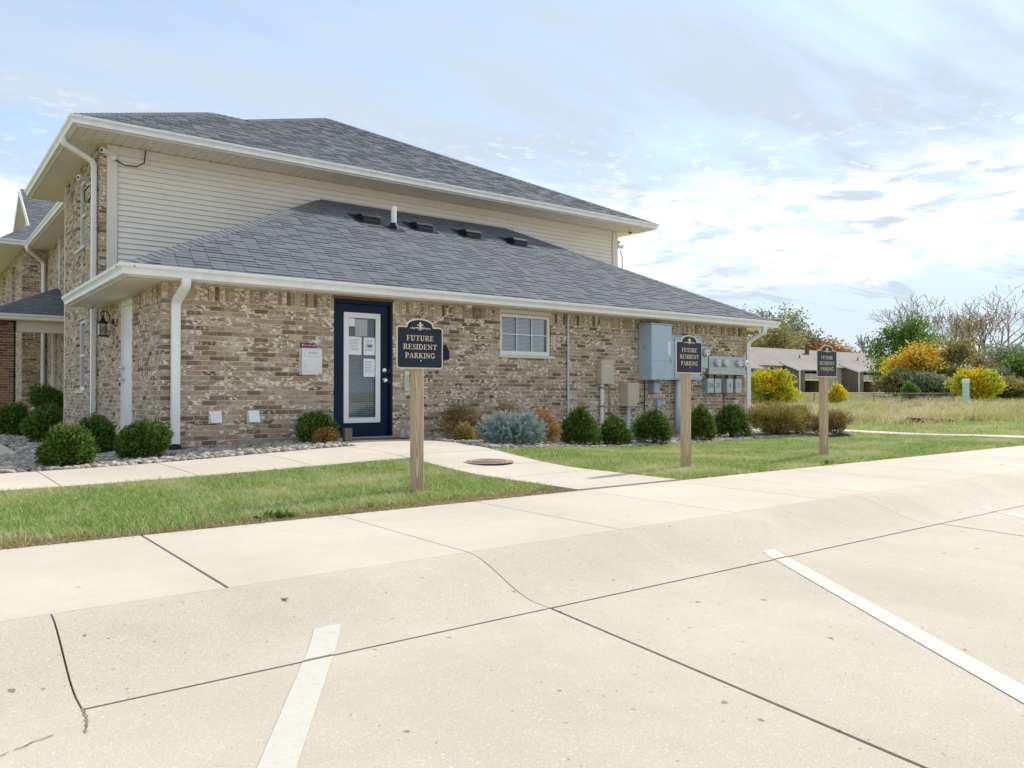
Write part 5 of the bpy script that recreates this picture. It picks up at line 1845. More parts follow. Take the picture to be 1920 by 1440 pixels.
Cc = shrub('yew_shrub', 'pointed dark green shrub by the thin conduit, leftmost of the right hand row', 'shrub', 8.76, 9.62, y2[0], 'yew', G1, h=0.55)
D_ = shrub('yew_shrub', 'low round dark green shrub, second in the right hand row', 'shrub', 9.40, 9.47, y2[1], 'yew', G1, h=0.55)
D_.scale = (0.93, 0.93, 0.82)
E_ = shrub('yew_shrub', 'pointed dark green shrub below the tall blue cabinet', 'shrub', 10.28, 9.38, y2[2], 'yew', G1, h=0.55)
dup(Cc, (11.75, 9.58, zf(11.75, 9.58)), 'dark green shrub right behind the middle sign post', (0.92, 0.92, 1.03), 2.2)
dup(E_, (12.95, 9.80, zf(12.95, 9.8)), 'dark green shrub below the numbered breaker boxes', (1.12, 1.12, 1.12), 4.1)
shrub('yew_shrub', 'upright green shrub left of the blue door with dead orange twigs in front', 'shrub', 4.60, 10.62, shrub_geo(8, 0.23, 0.20, 0.42, 1100, 0.045, 0.015, 8, splen=0.13, up=0.8, egg=0.1, lob=0.35), 'yew', G1, h=0.5)
shrub('dead_shrub', 'small orange brown dead shrub by the timber stubs at the door', 'shrub', 4.62, 10.28, shrub_geo(9, 0.14, 0.12, 0.22, 500, 0.035, 0.014, 5, lob=0.3), 'orange', h=0.2, rx=0.12)
shrub('blue_spruce', 'low spreading silver blue spruce at the corner of the path', 'shrub', 6.93, 9.02, shrub_geo(20, 0.47, 0.40, 0.47, 900, 0.036, 0.008, 36, splen=0.17, up=0.35, egg=0.05, lob=0.2, fill=0.4), 'spruce', h=0.4, rx=0.4)
shrub('barberry_shrub', 'twiggy red brown shrub left of the blue spruce against the wall', 'shrub', 6.95, 10.35, shrub_geo(21, 0.50, 0.36, 0.60, 3000, 0.022, 0.013, 5, splen=0.13, lobes=15, lob=0.3, fill=0.75), 'barberry', h=0.5, rx=0.4, stems=16)
shrub('barberry_shrub', 'twiggy brown shrub directly behind the blue spruce', 'shrub', 7.75, 10.3, shrub_geo(22, 0.50, 0.34, 0.68, 3000, 0.022, 0.013, 5, splen=0.13, lobes=15, lob=0.3, fill=0.75), 'barberry', h=0.55, rx=0.38, stems=16)
shrub('orange_shrub', 'orange and rust coloured shrub right of the blue spruce', 'shrub', 7.90, 9.62, shrub_geo(23, 0.34, 0.34, 0.58, 2300, 0.024, 0.015, 5, splen=0.1, lobes=15, lob=0.3, fill=0.6), 'orange', h=0.45, rx=0.25, stems=10)
shrub('green_shrub', 'small yellow green shrub in front of the left twiggy brown shrub', 'shrub', 6.75, 10.0, shrub_geo(24, 0.16, 0.14, 0.28, 700, 0.026, 0.014, 5, lob=0.3, fill=0.6), 'spirea', h=0.22, rx=0.14)
shrub('spirea_shrub', 'broad golden brown shrub at the right corner of the building', 'shrub', 14.35, 9.75, shrub_geo(25, 0.78, 0.6, 0.72, 6200, 0.03, 0.015, 6, splen=0.12, lobes=15, lob=0.3, fill=0.5, egg=0.1), 'spirea', h=0.5, rx=0.55, stems=14)
shrub('spirea_shrub', 'golden brown shrub behind the farthest sign post, left of it', 'shrub', 15.15, 9.75, shrub_geo(26, 0.55, 0.5, 0.66, 3800, 0.03, 0.015, 6, splen=0.12, lobes=15, lob=0.3, fill=0.5, egg=0.1), 'spirea', h=0.5, rx=0.4, stems=10)
shrub('spirea_shrub', 'smaller brown shrub right of the farthest sign post', 'shrub', 15.25, 9.0, shrub_geo(27, 0.45, 0.4, 0.56, 2600, 0.03, 0.015, 6, splen=0.12, lobes=15, lob=0.3, fill=0.5, egg=0.1), 'barberry', h=0.45, rx=0.35, stems=12)

# ================================================================== GRAVEL
BEDX = [5.9, 6.3, 6.9, 7.5, 8.0, 9.0, 13.5, 15.9]
BEDY = [8.55, 8.45, 8.45, 8.75, 9.2, 9.12, 9.3, 9.4]


def bedline(x):
    return np.interp(x, BEDX, BEDY)


def in_gravel(x, y):
    a = (x > 1.28) & (x < 4.74) & (y > 9.60) & (y < 11.02)
    b = (x > 1.26) & (x < 2.66) & (y > 9.6) & (y < 22)
    c = (x > 6.34) & (x < 15.8) & (y > np.maximum(bedline(x), np.where(x < 6.34, 99, 0))) & (y < 11.03)
    c2 = (x > 6.05) & (x <= 6.34) & (y > 8.55) & (y < 9.55) & (x > 6.03 + (y - 8.21) * 0.22)
    e = (x > 0.75) & (x < 1.3) & (y > 9.62) & (y < 12.3) & (x > 0.85 + 0.3 * np.sin(y))
    return a | b | c | c2 | e


def gravel():
    rng = np.random.default_rng(5)
    n = 90000
    x = rng.uniform(0.7, 16, n)
    y = rng.uniform(8.3, 20, n)
    k = in_gravel(x, y)
    x, y = x[k], y[k]
    keep = rng.random(len(x)) < np.where(y > 12, 0.45, np.where(x > 9, 0.8, 1.0))
    x, y = x[keep][:15000], y[keep][:15000]
    m = len(x)
    p = (1 + 5 ** 0.5) / 2
    ico = unit(np.array([(-1, p, 0), (1, p, 0), (-1, -p, 0), (1, -p, 0), (0, -1, p), (0, 1, p), (0, -1, -p), (0, 1, -p), (p, 0, -1), (p, 0, 1), (-p, 0, -1), (-p, 0, 1)], float))
    F = np.array([(0, 11, 5), (0, 5, 1), (0, 1, 7), (0, 7, 10), (0, 10, 11), (1, 5, 9), (5, 11, 4), (11, 10, 2), (10, 7, 6), (7, 1, 8), (3, 9, 4), (3, 4, 2), (3, 2, 6), (3, 6, 8), (3, 8, 9), (4, 9, 5), (2, 4, 11), (6, 2, 10), (8, 6, 7), (9, 8, 1)])
    s = 0.022 + 0.03 * rng.random(m) ** 2
    V = ico[None] * (1 + rng.normal(size=(m, 12, 1)) * 0.12)
    V = V * np.stack([s * rng.uniform(0.9, 1.6, m), s * rng.uniform(0.8, 1.2, m), s * rng.uniform(0.45, 0.8, m)], 1)[:, None]
    a = rng.uniform(0, 6.28, m)
    c, q = np.cos(a)[:, None], np.sin(a)[:, None]
    X = V[..., 0] * c - V[..., 1] * q + x[:, None]
    Y = V[..., 0] * q + V[..., 1] * c + y[:, None]
    Z = V[..., 2] + (zg(x, y) + 0.004 + rng.uniform(0, 0.02, m))[:, None]
    V = np.stack([X, Y, Z], -1).reshape(-1, 3)
    Q = (F[None] + 12 * np.arange(m)[:, None, None]).reshape(-1, 3)
    me = np_mesh('gravel', V, Q, np.repeat(rng.random(m), 20), 'stone', 3)
    o = link('gravel', me, None, smooth=True)
    o['kind'] = 'stuff'
    o['label'] = 'rounded river gravel in the planting beds along the walls'


gravel()
bed = MB()
gx = np.arange(0.8, 15.9, 0.3)
for xa in gx:
    for ya in np.arange(8.4, 20, 0.3):
        if in_gravel(np.array([xa + 0.15]), np.array([ya + 0.15]))[0]:
            P = [(xa, ya), (xa + 0.3, ya), (xa + 0.3, ya + 0.3), (xa, ya + 0.3)]
            P = [(min(max(u, 0.8), 15.9), min(v, 11.03) if u > 2.6 else v) for u, v in P]
            bed.add([(u, v, zf(u, v) - 0.006) for u, v in P], [(0, 1, 2, 3)])
struct('gravel_bed', bed, 'gravelbed')


# ================================================================== GRASS
def blades(P, h, w, rng, lean=0.5, bias=(0, 0)):
    n = len(P)
    a = rng.uniform(0, 6.283, n)
    sd = np.stack([np.cos(a), np.sin(a), np.zeros(n)], 1)
    ln = rng.normal(size=(n, 2)) * lean * h[:, None] + np.array(bias) * h[:, None]
    ld = np.concatenate([ln, np.zeros((n, 1))], 1)
    up = np.array([0, 0, 1.0])
    w = w[:, None]
    hh = h[:, None]
    v0, v1 = P - sd * w / 2, P + sd * w / 2
    md = P + up * hh * 0.55 + ld * 0.35
    v2, v3 = md + sd * w * 0.38, md - sd * w * 0.38
    tp = P + up * hh * 0.93 + ld
    v4, v5 = tp + sd * w * 0.06, tp - sd * w * 0.06
    V = np.stack([v0, v1, v2, v3, v4, v5], 1).reshape(-1, 3)
    b = 6 * np.arange(n)[:, None]
    Q = np.concatenate([b + np.array([0, 1, 2, 3]), b + np.array([3, 2, 4, 5])], 1).reshape(-1, 4)
    return V, Q


def path_r(x, y):
    xa = np.interp(y, [p[1] for p in pj], [p[0] for p in pj])
    return (x > xa + 0.02) & (x < xa + 1.33) & (y < 11.6)


def on_lawn(x, y):
    a = (y > 5.10) & (y < 7.93) & (x < 4.59)
    b = (x > 5.92) & (y > 5.10) & (y < bedline(np.clip(x, 5.9, 15.9))) & (x < 15.9)
    b &= ~((x < 6.05) & (y > 7.9))
    c = (x >= 15.9) & (y > 5.10) & ~path_r(x, y)
    d = (x < 0.9 + 0.3 * np.sin(y)) & (x > -6) & (y > 9.62) & (y < 12.35)
    return a | b | c | d


def lawn():
    rng = np.random.default_rng(17)
    Vs, Qs, Rs = [], [], []
    off = 0
    specs = [(-2.0, 4.62, 5.08, 7.95, 110000, 0.055, 0.006), (5.9, 11.5, 5.08, 9.5, 95000, 0.050, 0.0065), (11.5, 16.2, 5.08, 9.6, 60000, 0.05, 0.008),
             (16.0, 34, 5.08, 22, 90000, 0.07, 0.013), (-6, 1.2, 9.6, 12.4, 9000, 0.05, 0.008)]
    for (xa, xb, ya, yb, n, h0, w0) in specs:
        x, y = rng.uniform(xa, xb, n), rng.uniform(ya, yb, n)
        k = on_lawn(x, y)
        # worn, thin turf along the walk and round the posts
        edge = np.where(x < 4.7, y - 5.08 - 0.07 - 0.10 * np.sin(x * 1.7 + 1) ** 2 * (x > 0) - 0.10 * (x > 2.6), y - 5.09)
        k &= (edge > 0.16 * rng.random(n) ** 1.5)
        k &= (np.hypot((x - 3.50) / 1.7, y - 5.93) > 0.10 + 0.05 * rng.random(n))
        x, y = x[k], y[k]
        m = len(x)
        # mowing leaves a fine clumping
        cl = 0.75 + 0.25 * np.sin(x * 5.1 + 2 * np.sin(y * 3.3)) * np.sin(y * 4.7 + 1.5 * np.sin(x * 2.9))
        hh = h0 * (0.55 + 0.7 * rng.random(m)) * (0.75 + 0.35 * cl)
        P = np.stack([x, y, zg(x, y) - 0.022], 1)
        V, Q = blades(P, hh, w0 * rng.uniform(0.7, 1.3, m), rng, 0.55)
        r = np.clip(rng.normal(0.45, 0.2, m) + 0.16 * (cl - 0.75), 0, 0.88)
        r = np.where(rng.random(m) < 0.17, rng.uniform(0.85, 1, m), r)
        Vs.append(V)
        Qs.append(Q + off)
        Rs.append(np.repeat(r, 2))
        off += len(V)
    o = link('grass', np_mesh('grass', np.concatenate(Vs), np.concatenate(Qs), np.concatenate(Rs), 'grass'), None)
    o['kind'] = 'stuff'
    o['label'] = 'short mown lawn with pale dry streaks beside the walks'


lawn()


def thatch():
    rng = np.random.default_rng(23)
    n = 16000
    x = np.concatenate([rng.uniform(-1.5, 4.6, n), rng.normal(3.5, 0.25, 900)])
    y = np.concatenate([5.08 + 0.36 * rng.random(n) ** 1.5, rng.normal(5.93, 0.13, 900)])
    k = (x < 4.62) & (y > 5.078)
    x, y = x[k], y[k]
    m = len(x)
    P = np.stack([x, y, zg(x, y) - 0.018], 1)
    V, Q = blades(P, rng.uniform(0.006, 0.03, m), rng.uniform(0.004, 0.008, m), rng, 2.2)
    o = link('dead_thatch', np_mesh('dead_thatch', V, Q, np.repeat(rng.random(m), 2), 'thatch'), None)
    o['kind'] = 'stuff'
    o['label'] = 'brown dead thatch along the lawn edge by the walk'


thatch()


def meadow():
    rng = np.random.default_rng(31)
    n = 130000
    x = 17 + 75 * rng.random(n) ** 1.5
    y = rng.uniform(6, 75, n)
    ny = np.interp(x, [17, 20, 24, 30, 45, 92], [20, 17, 14, 11, 8, 5])
    k = (y > ny + 1.2 * np.sin(x * 0.9)) & (np.hypot(x, y) < 100) & (np.arctan2(x, y) > 0.80)
    x, y = x[k], y[k]
    m = len(x)
    d = np.hypot(x, y)
    cl = np.sin(x * 0.9 + 2 * np.sin(y * 0.5)) * np.sin(y * 1.1 + 1.5 * np.sin(x * 0.7))
    tuft = np.sin(x * 2.7 + 1.3 * np.sin(y * 1.9)) * np.sin(y * 3.1 + 1.1 * np.sin(x * 2.2))
    h = (0.20 + 0.14 * cl + 0.14 * np.maximum(0, tuft) + 0.14 * rng.random(m)) * np.clip(0.5 + d / 60, 0.6, 1.3)
    P = np.stack([x, y, zg(x, y) - 0.03], 1)
    V, Q = blades(P, np.maximum(0.06, h), 0.010 + 0.0006 * d, rng, 0.55, (-0.25, -0.1))
    r = np.clip(0.5 + 0.2 * cl + 0.25 * tuft + rng.normal(0, 0.18, m), 0, 1)
    nt_, nb_ = 650, 55
    tx = 18 + 55 * rng.random(nt_) ** 1.4
    ty = rng.uniform(7, 60, nt_)
    kk = (ty > np.interp(tx, [17, 20, 24, 30, 45, 92], [20, 17, 14, 11, 8, 5]) - 0.8) & (np.hypot(tx, ty) < 75) & (np.arctan2(tx, ty) > 0.8)
    tx, ty = tx[kk], ty[kk]
    sc = rng.uniform(0.5, 1.2, len(tx))
    bx, by = np.repeat(tx, nb_), np.repeat(ty, nb_)
    ox, oy = rng.normal(0, 0.16, len(bx)) * np.repeat(sc, nb_), rng.normal(0, 0.16, len(bx)) * np.repeat(sc, nb_)
    P2 = np.stack([bx + ox, by + oy, zg(bx + ox, by + oy) - 0.03], 1)
    V2, Q2 = blades(P2, np.repeat(sc, nb_) * rng.uniform(0.3, 0.62, len(bx)), 0.012 + 0.0005 * np.hypot(bx, by), rng, 0.7, (-0.3, -0.2))
    r2 = np.clip(np.repeat(rng.choice([0.15, 0.75, 0.95, 0.9], len(tx)), nb_) + rng.normal(0, 0.1, len(bx)), 0, 1)
    Q = np.concatenate([Q, Q2 + len(V)])
    V = np.concatenate([V, V2])
    r = np.concatenate([r, r2])
    o = link('meadow_grass', np_mesh('meadow_grass', V, Q, np.repeat(r, 2), 'drygrass'), None)
    o['kind'] = 'stuff'
    o['label'] = 'tall dry tan meadow grass beyond the lawn'


meadow()

rng_w = np.random.default_rng(3)
for (x, y, lb, s) in ((2.05, 5.27, 'leafy green weed at the lawn edge by the walk', 0.07), (8.7, 5.2, 'small weed at the lawn edge below the far sign', 0.05)):
    P = np.tile(np.array([[x, y, zf(x, y)]]), (40, 1)) + rng_w.normal(size=(40, 3)) * np.array([0.05, 0.03, 0.004])
    D2 = unit(rng_w.normal(size=(40, 3)) * np.array([1, 1, 0.3]) + np.array([0, 0, 0.5]))
    V, Q = leaf_quads(P, D2, np.full(40, s), np.full(40, s * 0.4), rng_w)
    V[:, 0] -= x
    V[:, 1] -= y
    V[:, 2] -= zf(x, y)
    o = link('weed', np_mesh('weed', V, Q, rng_w.random(40), 'yew'), None)
    o.location = (x, y, zf(x, y))
    o['label'] = lb
    o['category'] = 'weed'

# ================================================================== BACKGROUND
# chain link fence
fx0, fy0, fx1, fy1 = 22.0, 33.5, 60.0, 26.0
fz = lambda t: zf(fx0 + (fx1 - fx0) * t, fy0 + (fy1 - fy0) * t)
FH = 0.98
t = thing('chain_link_fence', 'low grey chain link fence crossing the meadow behind the building', 'fence', (40, 30, fz(0.5)))
FP = lambda s, z: (fx0 + (fx1 - fx0) * s, fy0 + (fy1 - fy0) * s, fz(s) + z)
NP = 14
for i in range(NP + 1):
    part('post', MB().tube([FP(i / NP, -0.1), FP(i / NP, FH + 0.03)], 0.03, 8), 'wire', t)
    if i < NP:
        part('rail', MB().tube([FP(i / NP, FH), FP((i + 1) / NP, FH)], 0.022, 8), 'wire', t)
mb = MB()
LF = math.hypot(fx1 - fx0, fy1 - fy0)
step = 0.085
for i in range(int(LF / step)):
    for sg_ in (0, 1):
        a, b = i * step / LF, min(1, (i * step + FH) / LF)
        p, q = (FP(a, 0.0), FP(b, FH)) if sg_ else (FP(a, FH), FP(b, 0.0))
        mb.tube([p, q], 0.0035, 3, cap=False)
part('wire_mesh', mb, 'wire', t, kind='stuff')


# far apartment building
def far_apartments():
    Yf = 83.5
    zb = zf(130, Yf) - 0.2
    MT['fbrick'] = simple('far_brick', (0.20, 0.155, 0.115), 0.9, 0, 0.25, 1.5, 0.2, 10)
    MT['froof'] = simple('far_roof', (0.29, 0.26, 0.24), 0.95, 0, 0.1, 0.4, 0.2, 6)
    MT['fwall'] = simple('far_siding', (0.52, 0.50, 0.47), 0.8, 0, 0.05, 1)
    MT['fglass'] = simple('far_glass', (0.03, 0.04, 0.06), 0.15)
    t = thing('apartment_block', 'long brown roofed two storey apartment block beyond the meadow fence', 'building', (135, Yf, zb))
    e = zb + 5.1
    part('wall', MB().box(96, 176, Yf + 1, Yf + 13, zb, e), 'fwall', t)
    rf = part('roof', MB().prism([(95, Yf + 0.2, e - 0.1), (95, Yf + 7, e + 3.6), (95, Yf + 13.8, e - 0.1)], (82, 0, 0)), 'froof', t)
    for x in (109.5, 141, 165, 170):
        part('chimney', MB().box(x, x + 0.6, Yf + 5, Yf + 5.6, e + 2, e + 4.1), 'twig', rf)
    for x in (118, 136, 157):
        part('roof_pipe', MB().tube([(x, Yf + 3.5, e + 1.2), (x, Yf + 3.5, e + 2.3)], 0.12, 8), 'twig', rf)

    def bay(x0, w, bal=True):
        yb = Yf - 2.6
        b = part('bay', MB().box(x0, x0 + 0.35, yb, Yf + 0.98, zb, e - 1.0), 'fbrick', t)
        part('bay_gable', MB().prism([(x0, yb, e - 1.0), (x0, Yf + 0.98, e - 1.0), (x0, Yf + 0.98, e + 0.35), (x0, yb, e - 0.95)], (0.35, 0, 0)), 'fbrick', b)
        part('pier', MB().box(x0 + 0.352, x0 + 1.6, yb, yb + 0.3, zb, e - 0.97), 'fbrick', b)
        part('pier', MB().box(x0 + w - 1.2, x0 + w, yb, Yf + 0.97, zb, e - 0.97), 'fbrick', b)
        part('bay_roof', MB().prism([(x0 - 0.2, yb - 0.3, e - 1.05), (x0 - 0.2, Yf + 1.5, e + 0.62), (x0 - 0.2, Yf + 1.5, e + 0.75), (x0 - 0.2, yb - 0.3, e - 0.85)], (w + 0.4, 0, 0)), 'froof', b)
        part('barge_board', MB().prism([(x0 - 0.25, yb - 0.35, e - 1.2), (x0 - 0.25, Yf + 1.2, e + 0.32), (x0 - 0.25, Yf + 1.2, e + 0.62), (x0 - 0.25, yb - 0.35, e - 0.85)], (0.04, 0, 0)), 'white', b)
        part('corner_trim', MB().box(x0 - 0.12, x0 - 0.001, yb - 0.08, yb + 0.12, zb, e - 1.05), 'white', b)
        if bal:
            k = part('balcony', MB().box(x0 + 1.6, x0 + w - 1.2, yb + 0.1, Yf + 0.9, zb + 2.35, zb + 2.6), 'white', t)
            part('railing', MB().box(x0 + 1.6, x0 + w - 1.2, yb + 0.12, yb + 0.16, zb + 2.65, zb + 3.6), 'fwall', k)
            part('rail_post', MB().box(x0 + w * 0.45, x0 + w * 0.45 + 0.12, yb + 0.05, yb + 0.11, zb + 2.6, zb + 3.7), 'white', k)
            part('patio_door', MB().box(x0 + 1.7, x0 + w - 1.3, Yf + 0.93, Yf + 0.97, zb + 0.1, zb + 2.2), 'fglass', t)
            part('balcony_door', MB().box(x0 + 1.9, x0 + w - 1.6, Yf + 0.93, Yf + 0.97, zb + 2.7, zb + 4.5), 'fglass', t)

    for x0, w in ((108, 8), (126.5, 8), (146.5, 6.5), (153.8, 7), (164, 8)):
        bay(x0, w)
    for x in (104, 119, 122.5, 138, 143.2, 162):
        for zz in (0.9, 3.4):
            f = part('window', MB().box(x, x + 1.3, Yf + 0.9, Yf + 0.985, zb + zz - 0.1, zb + zz + 1.5), 'white', t)
            part('pane', MB().box(x + 0.2, x + 1.1, Yf + 0.87, Yf + 0.895, zb + zz + 0.05, zb + zz + 1.35), 'fglass', f)
    t2 = thing('apartment_block', 'second brown roofed block half hidden behind the green tree', 'building', (205, 112, zb))
    part('wall', MB().box(186, 230, 106, 118, zb, zb + 5.4), 'fwall', t2)
    part('roof', MB().prism([(185, 105, zb + 5.3), (185, 112, zb + 9.4), (185, 119, zb + 5.3)], (46, 0, 0)), 'froof', t2)
    part('chimney', MB().box(190, 190.8, 110, 110.8, zb + 7.5, zb + 10), 'twig', t2)


far_apartments()


# ------------------------------------------------------------------ trees
def tree(name, label, x, y, H, spread, leaf, nleaf, lsize, seed, levels=4, trunk=0.16, upb=0.35, first=0.25, group=None, blob=0.45, kids=(2, 3), rmin=0.02, cat='tree'):
    rng = random.Random(seed)
    z0 = zf(x, y) - 0.1
    t = thing(name, label, cat, (x, y, z0), group)
    mb = MB()
    tips = []
    segs = []

    def grow(p, d, L, r, lev):
        q = p
        pts = [p]
        dd = d
        for k in range(3):
            dd = (dd + Vector((rng.uniform(-1, 1), rng.uniform(-1, 1), rng.uniform(-0.4, 0.8))) * 0.13).normalized()
            q = q + dd * (L / 3)
            pts.append(q)
            if lev >= levels - 1:
                tips.append((q, lev))
        r1 = r * 0.62
        segs.append((pts, [r, r * 0.88, r * 0.75, r1], 5 if lev > 1 else 8))
        if lev >= levels:
            return
        n = rng.randint(*kids) + (1 if lev == 0 else 0)
        ph = rng.uniform(0, 6.28)
        for i in range(n):
            a = ph + 6.283 * i / n + rng.uniform(-0.4, 0.4)
            side = dd.orthogonal().normalized()
            side.rotate(Matrix.Rotation(a, 3, dd))
            an = rng.uniform(0.5, 1.0) * spread
            nd_ = (dd * math.cos(an) + side * math.sin(an) + Vector((0, 0, upb * 0.5))).normalized()
            st = pts[-1] if i or lev == 0 else pts[2]
            grow(st, nd_, L * rng.uniform(0.62, 0.85), r1 * rng.uniform(0.7, 0.9), lev + 1)

    tot = first + sum(0.72 ** k for k in range(1, levels + 1)) * 0.38
    L0 = H * first
    base = Vector((x, y, z0))
    # trunk, then limbs
    top = base + Vector((rng.uniform(-0.03, 0.03) * H, rng.uniform(-0.03, 0.03) * H, L0))
    segs.append(([base, base.lerp(top, 0.5) + Vector((0.01 * H, 0, 0)), top], [trunk * 1.25, trunk, trunk * 0.85], 9))
    n = 3 + rng.randint(0, 2)
    LL = H * (1 - first) / (sum(0.74 ** k for k in range(levels)) * 0.95)
    for i in range(n):
        a = 6.283 * i / n + rng.uniform(-0.4, 0.4)
        an = rng.uniform(0.25, 0.75) * spread
        d = Vector((math.cos(a) * math.sin(an), math.sin(a) * math.sin(an), math.cos(an)))
        grow(top, d, LL * rng.uniform(0.8, 1.1), trunk * 0.62, 1)
    k = H / max(q.z - z0 for pts, rr, n_ in segs for q in pts)
    for pts, rr, n_ in segs:
        mb.tube([base + (q - base) * k for q in pts], [max(v, rmin) for v in rr], n_, cap=False)
    tips = [(base + (q - base) * k, l) for q, l in tips]
    part('trunk', mb, 'palebark' if name == 'bare_tree' else 'bark', t)
    if nleaf:
        rg = np.random.default_rng(seed)
        T = np.array([tuple(q) for q, l in tips])
        k = rg.integers(0, len(T), nleaf)
        P = T[k] + rg.normal(size=(nleaf, 3)) * blob * np.array([1, 1, 0.75])
        P[:, 2] = np.maximum(P[:, 2], z0 + 0.15)
        D2 = unit(rg.normal(size=(nleaf, 3)) + np.array([0, 0, -0.2]))
        V, Q = leaf_quads(P - np.array([x, y, z0]), D2, lsize * rg.uniform(0.6, 1.3, nleaf), lsize * 0.6 * rg.uniform(0.6, 1.3, nleaf), rg)
        cr = rg.random(len(T))
        r = np.clip(cr[k] * 0.6 + rg.random(nleaf) * 0.4, 0, 1)
        link('crown', np_mesh('crown', V, Q, r, leaf), None, t)
    return t


LM = lambda n, st, **k: MT.__setitem__(n, leaf_mat(n, st, 0.6, 0.4, **k))
LM('t_green', [(0.0, (0.06, 0.14, 0.03)), (0.6, (0.15, 0.26, 0.05)), (1.0, (0.32, 0.40, 0.08))])
LM('t_yellow', [(0.0, (0.38, 0.29, 0.04)), (0.5, (0.66, 0.44, 0.04)), (1.0, (0.82, 0.55, 0.05))])
LM('t_ygreen', [(0.0, (0.24, 0.34, 0.025)), (0.5, (0.50, 0.56, 0.04)), (1.0, (0.78, 0.64, 0.04))], patch=(0.85, 0.55, 0.02), pscale=0.5)
LM('t_orange', [(0.0, (0.26, 0.09, 0.02)), (0.5, (0.42, 0.17, 0.03)), (1.0, (0.52, 0.27, 0.05))])
LM('t_olive', [(0.0, (0.17, 0.17, 0.065)), (0.5, (0.32, 0.29, 0.10)), (1.0, (0.48, 0.40, 0.14))])
LM('t_tan', [(0.0, (0.24, 0.18, 0.09)), (0.5, (0.40, 0.31, 0.15)), (1.0, (0.55, 0.46, 0.22))])
LM('t_grey', [(0.0, (0.15, 0.18, 0.11)), (0.5, (0.25, 0.29, 0.17)), (1.0, (0.40, 0.42, 0.24))])
BASE_F = 1487.0


def at(px, fwd):
    """ground position on the sight line of column px, fwd metres out (used once to lay the far planting out)"""
    r = (px - 960) / BASE_F
    return ((0.608 + r * 0.794) * fwd, (0.794 - r * 0.608) * fwd)


def T(px, fwd, py, **k):
    x, y = at(px, fwd)
    H = (735 - py) / BASE_F * fwd + 0.72 - zf(x, y)
    return dict(x=x, y=y, H=H, **k)


GT = 'trees beyond the meadow'
tree('shade_tree', 'broad green tree with yellowing top right of the far roofs', group=GT, **T(1714, 112, 596, spread=0.72, leaf='t_green', nleaf=7500, lsize=0.42, seed=2, trunk=0.3, blob=0.75, first=0.2))
tree('bare_tree', 'leafless grey tree rising behind the broad green tree', group=GT, **T(1738, 135, 545, spread=0.85, leaf='t_tan', nleaf=300, lsize=0.22, seed=5, levels=6, rmin=0.03, trunk=0.36, blob=0.3, kids=(2, 3), first=0.2))
tree('bare_tree', 'tallest nearly bare tree with wide forked limbs at the far right', group=GT, **T(1866, 96, 538, spread=0.80, leaf='t_tan', nleaf=350, lsize=0.2, seed=9, levels=6, rmin=0.02, trunk=0.36, blob=0.3, kids=(2, 3), first=0.22))
tree('thinning_tree', 'tall thinning tree with pale yellow leaves left of the tallest bare tree', group=GT, **T(1832, 100, 566, spread=0.55, leaf='t_tan', nleaf=1500, lsize=0.24, seed=12, levels=5, trunk=0.28, blob=0.45, first=0.25))
tree('thinning_tree', 'slim sparse tree between the two bare trees', group=GT, **T(1800, 118, 585, spread=0.55, leaf='t_grey', nleaf=600, lsize=0.22, seed=14, levels=5, trunk=0.2, blob=0.4, first=0.25))
tree('yellow_tree', 'bright orange yellow tree in front of the broad green tree', group=GT, **T(1722, 84, 650, spread=0.95, leaf='t_yellow', nleaf=3200, lsize=0.34, seed=16, trunk=0.13, blob=0.55, first=0.2))
tree('yellow_tree', 'pale yellow green tree at the left of the orange yellow tree', group=GT, **T(1690, 88, 668, spread=0.85, leaf='t_ygreen', nleaf=2000, lsize=0.32, seed=18, trunk=0.1, blob=0.5, first=0.2))
tree('olive_tree', 'olive brown leafy tree right of the orange yellow tree', group=GT, **T(1780, 86, 632, spread=0.8, leaf='t_olive', nleaf=3600, lsize=0.34, seed=20, trunk=0.14, blob=0.6, first=0.15))
tree('small_tree', 'grey green bushy tree low at the right edge behind the yellow shrub', group=GT, **T(1892, 84, 648, spread=0.85, leaf='t_grey', nleaf=2600, lsize=0.34, seed=22, trunk=0.13, blob=0.6, first=0.15))
tree('small_tree', 'pale tan tree low between the yellow shrub and the right edge', group=GT, **T(1852, 90, 655, spread=0.8, leaf='t_tan', nleaf=1600, lsize=0.32, seed=24, trunk=0.12, blob=0.55, first=0.15))
tree('small_tree', 'dark green conifer like tree at the far right edge', group=GT, **T(1915, 78, 660, spread=0.7, leaf='t_green', nleaf=2200, lsize=0.3, seed=25, trunk=0.12, blob=0.5, first=0.1))
tree('roadside_tree', 'grey green tree behind the far roof nearest the right downspout', group=GT, **T(1432, 190, 578, spread=0.85, leaf='t_grey', nleaf=2800, lsize=0.75, seed=30, trunk=0.35, blob=1.0, first=0.15))
tree('roadside_tree', 'olive gold tree behind the far roof, second from the building', group=GT, **T(1455, 175, 596, spread=0.85, leaf='t_olive', nleaf=2800, lsize=0.7, seed=31, trunk=0.3, blob=1.0, first=0.15))
tree('roadside_tree', 'pale thinning tree behind the far roof left of the farthest sign', group=GT, **T(1492, 200, 607, spread=0.85, leaf='t_grey', nleaf=4000, lsize=0.75, seed=32, trunk=0.35, blob=1.1, first=0.15))
tree('roadside_tree', 'pale tan tree directly above the farthest sign', group=GT, **T(1532, 200, 622, spread=0.9, leaf='t_tan', nleaf=4500, lsize=0.75, seed=33, trunk=0.3, blob=1.1, first=0.15))
tree('roadside_tree', 'rust orange tree behind the far roof right of the farthest sign', group=GT, **T(1572, 190, 642, spread=0.95, leaf='t_orange', nleaf=3000, lsize=0.7, seed=34, trunk=0.3, blob=1.1, first=0.15))
